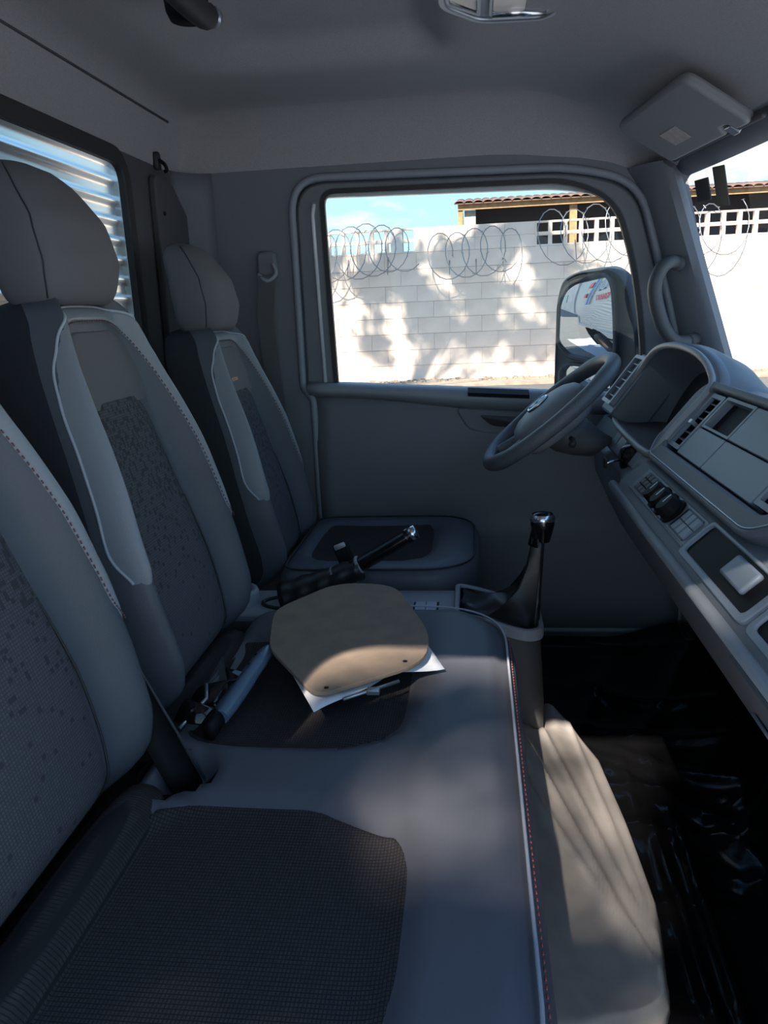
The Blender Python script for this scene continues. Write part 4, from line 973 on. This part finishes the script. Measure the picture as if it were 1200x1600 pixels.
for t in lin(0, 1, 14):
    p = Vector((-0.43, 0.985, 0.470)).lerp(Vector((-0.405, 1.12, 0.492)), t) + Vector((0.008 * sin(9 * t), 0, 0.010 * sin(12 * t)))
    ws_.append([p + Vector((-0.022, 0, 0.012 * sin(7 * t))), p + Vector((0.020, 0, -0.004)), p + Vector((0.020, 0, -0.0015)), p + Vector((-0.022, 0, 0.012 * sin(7 * t) + 0.0025))])
obj('webbing', loft(ws_), 'gloss_black', wb)
obj('tongue', tube([(-0.440, 0.975, 0.466), (-0.415, 1.03, 0.486), (-0.425, 1.06, 0.494)], 0.0030, 6), 'silver', wb)
obj('fold', loft([[(-0.435, 1.06 + 0.02 * t, 0.48), (-0.395, 1.075, 0.478), (-0.40 - 0.01 * t, 1.085 + 0.02 * t, 0.482 + 0.04 * t)] for t in lin(0, 1, 5)]), 'rubber', wb, smooth=False)
# black belt stalk rising between the two backrests
st_ = thing('belt_stalk', (-0.41, 0.90, 0.42), 'flat black belt stalk between the two passenger backrests', 'seat belt')
s2 = []
for t in lin(0, 1, 8):
    p = Vector((-0.400, 0.905, 0.405)).lerp(Vector((-0.500, 0.915, 0.625)), t)
    s2.append([p + Vector((-0.012, -0.024, 0)), p + Vector((0.010, 0.022, 0)), p + Vector((0.006, 0.026, 0)), p + Vector((-0.016, -0.020, 0))])
obj('strap', loft(s2), 'black', st_)
obj('pocket_lining', lathe([(0.0, 0.0), (0.040, 0.002), (0.052, 0.03), (0.055, 0.047)], (-0.415, 0.900, 0.398), 'z', 20), 'black', st_)
obj('strap_edge', tube([(-0.387, 0.927, 0.41), (-0.490, 0.939, 0.62), (-0.503, 0.93, 0.632)], 0.002, 6), 'dash_dark', st_)

# ================================================================== FLOOR COVERINGS
rf = random.Random(11)
bumps = [(rf.uniform(0.05, 0.7), rf.uniform(0.3, 2.2), rf.uniform(0, pi), rf.uniform(0.03, 0.09), rf.uniform(0.004, 0.014)) for _ in range(60)]
def film_z(X, Y):
    z = 0.03 + 0.05 * ss(0.40, 0.62, X)
    for bx_, by_, an, s_, h in bumps:
        u = (X - bx_) * cos(an) + (Y - by_) * sin(an); v = -(X - bx_) * sin(an) + (Y - by_) * cos(an)
        z += h * math.exp(-(abs(v) / (s_ * 0.28)) ** 1.3) * math.exp(-(u / (s_ * 3)) ** 2)
    # long ridges of the folded film
    for x0, k in ((0.335, 0.02), (0.375, 0.03)):
        xr = x0 + k * (Y - 1.0); z += 0.028 * math.exp(-(abs(X - xr) / 0.007)) * ss(0.75, 0.95, Y) * (1 - ss(1.25, 1.45, Y))
    return z
tag(obj('floor_film', grid(lambda X, Y: (X, Y, film_z(X, Y)), lin(0.0, 0.715, 90), lin(0.26, 2.30, 170)), 'floor_film'), 'crumpled glossy black plastic film over the footwell floor', 'film')
def lit_patch_z(X, Y):  # pale raised layer shaped like the sunlit part of the floor
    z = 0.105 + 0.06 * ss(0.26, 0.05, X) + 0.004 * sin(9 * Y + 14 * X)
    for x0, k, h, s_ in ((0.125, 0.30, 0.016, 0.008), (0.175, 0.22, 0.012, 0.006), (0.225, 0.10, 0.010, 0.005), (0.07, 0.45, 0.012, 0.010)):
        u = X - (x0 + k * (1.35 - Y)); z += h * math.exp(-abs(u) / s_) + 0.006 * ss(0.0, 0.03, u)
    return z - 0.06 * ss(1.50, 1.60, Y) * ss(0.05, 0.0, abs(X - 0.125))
def lit_patch_x(Y): return interp([(0.80, 0.14), (0.86, 0.20), (0.90, 0.262), (0.97, 0.272), (1.06, 0.284), (1.25, 0.275), (1.45, 0.258), (1.57, 0.218), (1.64, 0.185), (1.68, 0.165)], Y)
def lit_patch_pt(u, v):
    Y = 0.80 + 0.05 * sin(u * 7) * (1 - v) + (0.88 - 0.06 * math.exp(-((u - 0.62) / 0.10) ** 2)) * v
    X = 0.015 + (lit_patch_x(Y) - 0.015) * u
    return (X, Y, lit_patch_z(X, Y) - 0.05 * ss(0.95, 1.0, u) - 0.05 * ss(0.06, 0.0, v))
tag(obj('lit_floor_patch', grid(lit_patch_pt, lin(0, 1, 60), lin(0, 1, 80)), 'sheet', solid=0.003), 'dusty beige sheet standing in for the sunlit patch of floor hump before the bench', 'sheet')
# ================================================================== OUTSIDE: WING MIRROR
MC = Vector((0.398, 2.85, 0.996)); yaw, tilt, RM = R(45.5), R(-3), 10.0
mn = Vector((-sin(yaw) * cos(tilt), -cos(yaw) * cos(tilt), sin(tilt))); ma = Vector((cos(yaw), -sin(yaw), 0)); mb = ma.cross(mn)
if mb.z < 0: mb = -mb
def MP(a, b, d): return MC + ma * a + mb * b + mn * d
wm = thing('wing_mirror', (0.45, 2.80, 0.80), 'black wing mirror outside the driver window with two glasses', 'mirror')
MO = roundpoly([(-0.150, -0.270), (-0.128, 0.06), (-0.100, 0.135), (-0.030, 0.160), (0.105, 0.165), (0.155, 0.135), (0.185, 0.070), (0.212, -0.106), (0.205, -0.270)], [0.03, 0.04, 0.03, 0.03, 0.04, 0.03, 0.05, 0.05, 0.03], 6)
obj('shell', loft([[MP(a, b, d) for a, b in offset(MO, o__)] for d, o__ in ((0.010, -0.012), (0.016, -0.006), (0.010, 0.0), (-0.03, 0.004), (-0.08, -0.02), (-0.115, -0.07))]), 'mirror_shell', wm, autosmooth=45)
def mglass(P, Rm, c0):
    cc = (sum(p[0] for p in P) / len(P), sum(p[1] for p in P) / len(P)); secs = []
    sag = lambda a, b: c0 - a * a / (2 * Rm) - b * b / (2 * 0.7)
    for k in lin(1.0, 0.0, 12):
        k = max(k, 0.002); secs.append([MP(cc[0] + (a - cc[0]) * k, cc[1] + (b - cc[1]) * k, sag(cc[0] + (a - cc[0]) * k, cc[1] + (b - cc[1]) * k)) for a, b in P])
    return loft(secs, cap=False)
G1 = roundpoly([(-0.114, -0.083), (-0.099, 0.055), (-0.080, 0.100), (-0.045, 0.122), (0.085, 0.140), (0.105, 0.124), (0.116, 0.09), (0.123, -0.009), (0.125, -0.106), (0.118, -0.173), (0.0, -0.140), (-0.075, -0.128)], [0.02] * 12, 4)
mg = obj('main_glass', mglass(G1, RM, 0.0255), 'mirror_glass', wm)
o_, i_ = match(offset(G1, 0.010), offset(G1, -0.002), (0.01, -0.01), 48)
obj('glass_rim', ringprism(o_, i_, MP, 0.008, 0.0265), 'mirror_shell', wm, bevel=0.003)
G2 = roundpoly([(-0.112, -0.245), (-0.104, -0.185), (-0.070, -0.163), (0.03, -0.168), (0.103, -0.185), (0.114, -0.245)], 0.012, 4)
obj('wide_glass', xf(mglass([(a, b + 0.20) for a, b in G2], 0.4, 0.024), lambda x, y, z: Vector((x, y, z)) - mb * 0.20), 'mirror_glass', wm)
o_, i_ = match(offset(G2, 0.010), offset(G2, -0.002), (0.0, -0.205), 48)
obj('glass_rim', ringprism(o_, i_, MP, 0.008, 0.0255), 'mirror_shell', wm, bevel=0.003)
obj('arm', loft([[MP(0.19, b, d) for b, d in ((-0.10, -0.02), (-0.03, -0.02), (-0.03, -0.07), (-0.10, -0.07))], [(0.62, 2.52, z) if k < 2 else (0.66, 2.56, z) for k, z in enumerate((0.90, 0.96, 0.96, 0.90))]]), 'mirror_shell', wm, smooth=False)
obj('arm', loft([[MP(0.19, b, d) for b, d in ((-0.25, -0.02), (-0.18, -0.02), (-0.18, -0.07), (-0.25, -0.07))], [(0.66, 2.52, z) if k < 2 else (0.70, 2.56, z) for k, z in enumerate((0.72, 0.78, 0.78, 0.72))]]), 'mirror_shell', wm, smooth=False)
obj('mount_plate', prism(rrect(0.60, 0.72, 0.68, 1.0, 0.03, 4), lambda a, b, d: (a, YL + 0.11 + d, b), 0.0, 0.09), 'mirror_shell', wm, bevel=0.01)
# outer body skin seen beside the window
cs = thing('cab_skin', (0.0, 2.42, 0.0), 'pale painted outer skin of the cab', 'bodywork')
obj('side_skin', ringprism(*match(LW_out, offset(OPEN, -0.045), (0.03, 0.75), 72), lambda a, b, d: (a, YL + 0.075 + d, b), 0.0, 0.02), 'body_paint', cs, smooth=False)
obj('door_skin', prism([(-0.45, 0.08), (0.58, 0.08), (0.58, 0.76), (-0.45, 0.83)], lambda a, b, d: (a, YL + 0.07 + d, b), 0.0, 0.04), 'body_paint', cs, smooth=False, bevel=0.01)

# ================================================================== OUTSIDE: CARGO BOX OF THE TRUCK
BX0, BX1, BY0, BY1, BZ0, BZ1 = -4.35, -1.05, 0.16, 2.40, 0.35, 2.70
cb = thing('cargo_box', (-2.5, 1.28, BZ0), 'ribbed aluminium cargo box behind the cab, seen through rear window and mirror', 'cargo box')
obj('box_core', box(BX0, BX1 - 0.02, BY0, BY1 - 0.012, BZ0, BZ1), 'box_side', cb, smooth=False)
pitch = 0.056; nz = int((BZ1 - BZ0) / pitch * 10)
fp = [(-0.03, BZ0)] + [((0.0, 0.0, 0.0, 0.0, 0.0, 0.001, 0.005, 0.009, 0.010, 0.005)[k % 10], BZ0 + k * pitch / 10) for k in range(nz)] + [(-0.03, BZ1)]
obj('front_ribbed_wall', loft([[(BX1 - 0.012 + d, Y, zz) for d, zz in fp] for Y in (BY0, BY1 - 0.01)]), 'aluminium', cb, autosmooth=60)
obj('side_ribbed_wall', loft([[(X, BY1 - 0.004 + d * 0.6, zz) for d, zz in fp] for X in (BX1, BX0 + 1.0)]), 'box_side', cb, autosmooth=60)
obj('corner_post', box(BX1 - 0.05, BX1 + 0.012, BY1 - 0.05, BY1 + 0.012, BZ0, BZ1), 'aluminium', cb, smooth=False, bevel=0.006)
obj('rear_post', box(BX0 - 0.02, BX0 + 0.06, BY1 - 0.05, BY1 + 0.014, BZ0 - 0.04, BZ1), 'box_side', cb, smooth=False, bevel=0.006)
obj('bottom_rail', box(BX0, BX1, BY1 - 0.03, BY1 + 0.012, BZ0 - 0.05, BZ0 + 0.06), 'box_side', cb, smooth=False, bevel=0.005)
# lettering on the left side, blurred in the mirror
LF = lambda a, b, d: (-1.98 + a, BY1 + 0.012 + d, 1.27 + b)
obj('lettering', text_geo('TRANSP', LF, 0.21, 0.002), 'red_print', cb, smooth=False)
obj('lettering', text_geo('LOG', lambda a, b, d: (-2.02 + a, BY1 + 0.012 + d, 1.60 + b), 0.44, 0.002), 'blue_pale', cb, smooth=False)
def para(x, z, w_, h, sl): return prism([(x, z), (x + w_, z), (x + w_ + sl, z + h), (x + sl, z + h)], lambda a, b, d: (a, BY1 + 0.010 + d, b), 0.0, 0.004)
obj('logo_stripe', para(-3.02, 1.12, 0.10, 0.80, 0.34), 'blue_print', cb, smooth=False)
obj('logo_stripe', para(-2.86, 1.12, 0.06, 0.80, 0.34), 'blue_pale', cb, smooth=False)
obj('logo_mark', para(-3.24, 1.36, 0.14, 0.13, 0.05), 'red_print', cb, smooth=False)
obj('logo_mark', para(-3.12, 1.66, 0.24, 0.16, 0.05), 'red_print', cb, smooth=False)
# chassis and wheel
cf = thing('truck_chassis', (-2.3, 1.3, -0.1), 'dark truck chassis under the cargo box, seen in the mirror', 'chassis')
obj('rail', box(-4.3, -0.6, 1.70, 1.80, -0.10, 0.14), 'rubber', cf, smooth=False)
obj('rail', box(-4.3, -0.6, 0.76, 0.86, -0.10, 0.14), 'rubber', cf, smooth=False)
for X in (-3.8, -3.1, -2.4, -1.6): obj('cross_member', box(X - 0.03, X + 0.03, BY0 + 0.05, BY1 - 0.05, 0.14, 0.30), 'rubber', cf, smooth=False)
obj('side_guard', box(-2.6, -1.15, 2.28, 2.31, -0.25, -0.17), 'silver', cf, smooth=False)
obj('side_guard', box(-2.6, -1.15, 2.28, 2.31, -0.05, 0.03), 'silver', cf, smooth=False)
obj('rear_bumper', box(-4.37, -4.27, 0.3, 2.3, -0.32, -0.20), 'silver', cf, smooth=False)
for yy in (2.25, 0.31):
    wh = obj('wheel_tyre', lathe([(0.19, -0.10), (0.25, -0.115), (0.36, -0.115), (0.385, -0.09), (0.39, 0.0), (0.385, 0.09), (0.36, 0.115), (0.25, 0.115), (0.19, 0.10)], (-3.25, yy, -0.36), 'y', 36), 'tyre', cf)
    obj('wheel_rim', lathe([(0.0, 0.03), (0.07, 0.03), (0.09, -0.02), (0.15, -0.01), (0.19, 0.09), (0.20, 0.105), (0.20, 0.0)], (-3.25, yy, -0.36), 'y', 30), 'rim', wh)
obj('mud_flap', box(-3.82, -3.80, 2.13, 2.37, -0.55, 0.20), 'rubber', cf, smooth=False)

# ================================================================== OUTSIDE: STREET
tag(obj('ground', box(-120, 120, 2.6, 18.4, -0.95, -0.75), 'asphalt', smooth=False), 'grey asphalt street', kind='structure')
tag(obj('bounce_ground', box(-5.5, 30, -40, 2.6, -0.95, -0.75), 'bounce_ground', smooth=False), 'unseen concrete ground on the passenger side, made pale to bounce sun into the cab', kind='structure')
tag(obj('side_street', box(-120, -5.5, -60, 2.6, -0.95, -0.75), 'asphalt', smooth=False), 'asphalt behind the truck', kind='structure')
tag(obj('pavement', box(-120, 120, 18.4, 60, -0.95, -0.70), 'dirt', smooth=False), 'dusty pavement strip at the foot of the white wall', kind='structure')
rk = random.Random(5); rub = []
for _ in range(420):
    x, y, s_ = rk.uniform(-9, 13), rk.uniform(19.1, 19.9), rk.uniform(0.015, 0.06); q = rk.uniform(0, pi)
    g = box(-s_, s_, -s_ * 0.7, s_ * 0.7, -0.5 * s_, s_ * 0.8); rub.append(xf(g, lambda a, b, c: (x + a * cos(q) - b * sin(q), y + a * sin(q) + b * cos(q), -0.70 + c)))
tag(obj('gravel', merge(*rub), 'dirt', smooth=False), 'loose gravel and dirt along the wall foot', 'gravel', kind='stuff')

YW = 20.0; ZG = -0.72; ZC1 = 2.42; ZT = 3.00
pw = thing('perimeter_wall', (0, YW, ZG), 'white painted block wall with openwork top across the street', 'wall')
obj('wall_core', box(-70, -12.2, YW, YW + 0.25, ZG, ZT), 'cement_wall', pw, smooth=False)
obj('wall_core', box(15.0, 70, YW, YW + 0.25, ZG, ZT), 'cement_wall', pw, smooth=False)
obj('wall_core', box(-12.2, 15.0, YW + 0.016, YW + 0.20, ZG, ZC1 - 0.01), 'mortar', pw, smooth=False)
obj('wall_core', box(-1.36, 1.44, YW + 0.016, YW + 0.20, ZC1 - 0.02, ZT - 0.01), 'mortar', pw, smooth=False)
bw, nrow = 0.80, 8; bh = (ZC1 - ZG) / nrow
proto = None; rb_ = random.Random(2)
for r_ in range(nrow):
    x = -12.2 + (0.4 if r_ % 2 else 0.0)
    while x + bw <= 15.01:
        c = (x + bw / 2, YW + 0.10 + rb_.uniform(-0.003, 0.003), ZG + bh * (r_ + 0.5))
        if proto is None:
            proto = obj('block', box(x + 0.003, x + bw - 0.003, YW, YW + 0.2, ZG + bh * r_ + 0.005, ZG + bh * (r_ + 1) - 0.005), 'white_wall', pw, smooth=False)
        else: inst(proto, 'block', c, pw)
        x += bw
p2 = None
for r_ in range(2):
    for k in range(4):
        x0, x1 = -1.40 + 0.725 * k, -1.40 + 0.725 * (k + 1); z0 = ZC1 + 0.29 * r_
        if p2 is None: p2 = obj('block', box(x0 + 0.003, x1 - 0.003, YW, YW + 0.2, z0 + 0.003, z0 + 0.287), 'white_wall', pw, smooth=False)
        else: inst(p2, 'block', ((x0 + x1) / 2, YW + 0.1, z0 + 0.145), pw)
# openwork blocks, each a frame with one square hole
p3 = None
cols = [(-1.40 - 0.365 * k, 'l') for k in range(1, 16)] + [(1.50 + 0.365 * k, 'r') for k in range(0, 37)]
for x0, sd in cols:
    for r_ in range(2):
        if sd == 'l' and (x0 < -4.4 and r_ == 2): continue
        z0 = ZC1 + 0.29 * r_
        if p3 is None:
            oo = [(x0, z0), (x0 + 0.365, z0), (x0 + 0.365, z0 + 0.29), (x0, z0 + 0.29)]; ii = [(x0 + 0.045, z0 + 0.04), (x0 + 0.32, z0 + 0.04), (x0 + 0.32, z0 + 0.25), (x0 + 0.045, z0 + 0.25)]
            p3 = obj('openwork_block', ringprism(oo, ii, lambda a, b, d: (a, YW + d, b), 0.02, 0.15), 'white_wall', pw, smooth=False)
        else: inst(p3, 'openwork_block', (x0 + 0.1825, YW + 0.085, z0 + 0.145), pw)
obj('pier', box(-2.02, -1.72, YW - 0.02, YW + 0.2, ZC1, ZT - 0.04), 'cement_wall', pw, smooth=False)
# coils of razor wire along the wall
def coil(x0, x1, z, r, pit, sd, lab):
    rr_ = random.Random(sd); n = int((x1 - x0) / pit * 18); P = []; barbs = []
    for i in range(n + 1):
        t = i / n; q = 2 * pi * i / 18; x = x0 + (x1 - x0) * t
        r2 = r * (1 + 0.10 * sin(x * 1.7 + sd) + 0.06 * sin(x * 4.3))
        p = Vector((x + 0.72 * r2 * cos(q), YW - 0.30 + 0.35 * r2 * sin(q + 0.6), z + r2 * sin(q) + 0.05 * sin(x * 2.1))); P.append(p)
        if i % 3 == 0:
            d = Vector((rr_.uniform(-1, 1), rr_.uniform(-0.3, 0.3), rr_.uniform(-1, 1))).normalized() * 0.045
            barbs.append(tube([p - d, p + d], 0.006, 3))
    c = tag(obj('razor_wire', tube(P, 0.012, 5), 'wire'), lab, 'razor wire', 'razor wire coils along the wall')

    obj('barbs', merge(*barbs), 'wire', c, smooth=False)['kind'] = 'stuff'
    for k in range(3):
        bx_ = x0 + (x1 - x0) * (k + 0.5) / 3; obj('bracket', tube([(bx_, YW + 0.03, z - 0.1), (bx_, YW - 0.28, z - r * 0.9)], 0.012, 5), 'wire', c)
coil(-4.6, -1.60, 2.46, 0.60, 0.38, 1, 'razor wire coil on the left part of the white wall, before the openwork blocks')
coil(-0.90, 1.05, 2.32, 0.52, 0.42, 2, 'razor wire coil on the solid middle stretch of the white wall')
coil(1.75, 6.0, 2.62, 0.62, 0.52, 3, 'razor wire coil before the right openwork, next to the mirror')
coil(6.9, 13.0, 2.75, 0.55, 0.80, 4, 'razor wire coil seen through the windshield')

# building behind the wall
bl_ = thing('tiled_building', (5, 27, ZG), 'low building with tiled roof and orange eaves behind the white wall', 'building')
obj('back_wall', box(0.1, 22, 27.0, 27.3, ZG, 4.35), 'dark_wall', bl_, smooth=False)
obj('fascia', box(-0.45, 23, 25.75, 25.85, 4.00, 4.17), 'wood_orange', bl_, smooth=False)
obj('rafter_end', box(-0.45, -0.30, 25.8, 27.2, 3.55, 4.02), 'wood_orange', bl_, smooth=False)
for X in (3.0, 9.0, 15.0): obj('post', box(X, X + 0.22, 25.9, 26.1, ZG, 4.05), 'wood_orange', bl_, smooth=False)
obj('side_wall', box(-0.25, 0.1, 25.95, 33, ZG, 4.0), 'concrete', bl_, smooth=False)
pt_ = None
for k in range(80):
    x = -0.55 + k * 0.295
    if x > 22.8: break
    if pt_ is None:
        secs = [[(x + 0.145 * cos(q) * 1.02 + 0.145, yy, zz + 0.075 * sin(q)) for q in lin(pi, 0, 9)] for yy, zz in ((25.60, 4.17), (27.4, 4.42), (29.5, 4.72))]
        pt_ = obj('tile_row', loft(secs, closed=False), 'rooftile', bl_, solid=0.02)
        ctr = ORG[pt_.name].copy()
    else:
        o = inst(pt_, 'tile_row', ctr + Vector((k * 0.295, 0, 0)), bl_); s_ = o.modifiers.get('solid'); s_.thickness = 0.02; s_.offset = 0
obj('roof_deck', xf(box(-0.55, 23, 25.62, 29.5, 0.0, 0.03), lambda a, b, c: (a, b, 4.15 + (b - 25.62) * 0.1418 + c)), 'rooftile', bl_, smooth=False)
# pale building further down the street, seen in the mirror
fb = thing('pale_building', (-30, -5, ZG), 'pale plain building far down the street, seen in the mirror', 'building')
obj('walls', box(-42, -20, -12.0, 0.75, -0.75, 7.0), 'cement_wall', fb, smooth=False)
obj('parapet', box(-42.2, -19.8, -12.2, 0.95, 7.0, 7.5), 'white_wall', fb, smooth=False)
for k in range(3): obj('window', box(-40 + k * 6, -38 + k * 6, 0.70, 0.78, 2.2, 4.0), 'screen', fb, smooth=False)

# ================================================================== TREES (their crowns dapple the wall and the seats)
def tree(name, base, crown, rad, nleaf, size, seed, label, gaps, shade_sprays=()):
    rt = random.Random(seed)
    t = thing(name, base, label, 'tree', 'street trees')
    B = Vector(base); C_ = Vector(crown)
    obj('trunk', tube(spline([B, B + (C_ - B) * 0.35 + Vector((0.2, 0.1, 0.6)), B + (C_ - B) * 0.7 + Vector((0, 0, 0.5)), C_], 6), lambda q: 0.24 - 0.17 * q, 10), 'bark', t)
    cl_ = []
    for k in range(gaps):
        while True:
            v = Vector((rt.uniform(-1, 1), rt.uniform(-1, 1), rt.uniform(-1, 1)))
            if v.length < 1: break
        p = C_ + Vector((v.x * rad[0], v.y * rad[1], v.z * rad[2])); cl_.append((p, rt.uniform(0.35, 0.75)))
        st = B + (C_ - B) * rt.uniform(0.5, 0.95)
        obj('branch', tube(spline([st, (st + p) / 2 + Vector((0, 0, 0.25)), p], 4), lambda q: 0.055 - 0.042 * q, 6), 'bark', t)
    if shade_sprays: cl_ = [c for c in cl_ if (c[0] - Vector((0, 0.95, 0.4))).cross(SUN_DIR).length > 1.15]
    picks = [cl_[rt.randrange(len(cl_))] for k in range(nleaf)]
    for p, r_, n_ in shade_sprays:
        st = B + (C_ - B) * rt.uniform(0.6, 0.95); obj('twig', tube(spline([st, (st + p) / 2 + Vector((0, 0, 0.25)), p], 4), lambda q: 0.018 - 0.014 * q, 5), 'bark', t)
        picks += [(p, -r_)] * n_
    V, F = [], []
    for p, r_ in picks:
        v = Vector((rt.gauss(0, 1), rt.gauss(0, 1), rt.gauss(0, 0.7))) * abs(r_) * 0.5; c = p + v
        a = Vector((rt.gauss(0, 1), rt.gauss(0, 1), rt.gauss(0, 1))).normalized(); b = a.orthogonal().normalized(); s_ = (size if r_ > 0 else 0.085) * rt.uniform(0.6, 1.3)
        k0 = len(V); V += [c - a * s_, c + b * s_ * 0.42, c + a * s_, c - b * s_ * 0.42]; F.append((k0, k0 + 1, k0 + 2, k0 + 3))
    obj('foliage', (V, F), 'leaf', t, smooth=False)['kind'] = 'stuff'
    return t
tree('street_tree', (-8.5, 9.0, -0.75), (-2.9, 9.2, 11.3), (4.6, 1.6, 1.8), 3000, 0.20, 21, 'leafy tree by the street whose shadow falls on the white wall', 26)
def shade_spray(X, Y, z, r, n, back):  # out-of-view leaf cluster, added so its shadow lands on the given point
    T = Vector((X, Y, z)); return (T - SUN_DIR * ((Y - back) / SUN_DIR.y), r, n)
SP = [shade_spray(-0.34, 0.50, 0.45, 0.17, 40, -5.0), shade_spray(-0.34, 0.66, 0.45, 0.17, 40, -5.2), shade_spray(-0.30, 0.84, 0.45, 0.16, 36, -5.0), shade_spray(-0.21, 0.58, 0.45, 0.15, 34, -5.2), shade_spray(-0.20, 0.72, 0.45, 0.09, 14, -5.0), 
      shade_spray(-0.21, 0.95, 0.45, 0.13, 20, -5.1), shade_spray(-0.10, 1.00, 0.45, 0.11, 18, -5.0), shade_spray(0.00, 0.62, 0.45, 0.08, 13, -5.1), shade_spray(-0.10, 0.56, 0.45, 0.11, 18, -5.0),
      shade_spray(0.01, 1.03, 0.45, 0.08, 10, -5.1), shade_spray(-0.06, 1.13, 0.45, 0.10, 14, -5.0), shade_spray(0.16, 1.22, 0.13, 0.06, 6, -5.0), shade_spray(0.22, 1.34, 0.12, 0.06, 7, -5.2), shade_spray(0.24, 1.14, 0.12, 0.06, 7, -5.2),
      shade_spray(0.10, 0.93, 0.14, 0.07, 7, -5.2), shade_spray(0.23, 0.97, 0.12, 0.06, 6, -5.0), shade_spray(0.30, 0.80, 0.67, 0.12, 24, -5.0), shade_spray(0.31, 0.92, 0.67, 0.10, 16, -5.2), shade_spray(0.39, 0.85, 0.05, 0.12, 24, -5.0), shade_spray(0.40, 1.02, 0.05, 0.12, 24, -5.2), shade_spray(0.41, 1.18, 0.05, 0.11, 22, -5.0), shade_spray(0.41, 1.33, 0.05, 0.11, 20, -5.2), shade_spray(0.48, 0.95, 0.05, 0.16, 26, -5.1), shade_spray(0.50, 1.15, 0.05, 0.15, 24, -5.0), shade_spray(0.14, 0.85, 0.13, 0.10, 18, -5.1)]
tree('street_tree', (-4.6, -6.2, -0.75), (-3.2, -6.2, 6.8), (2.2, 1.4, 1.8), 1100, 0.14, 9, 'unseen leafy tree behind the open passenger doorway, with leaf clusters added to shade set spots', 18, SP)
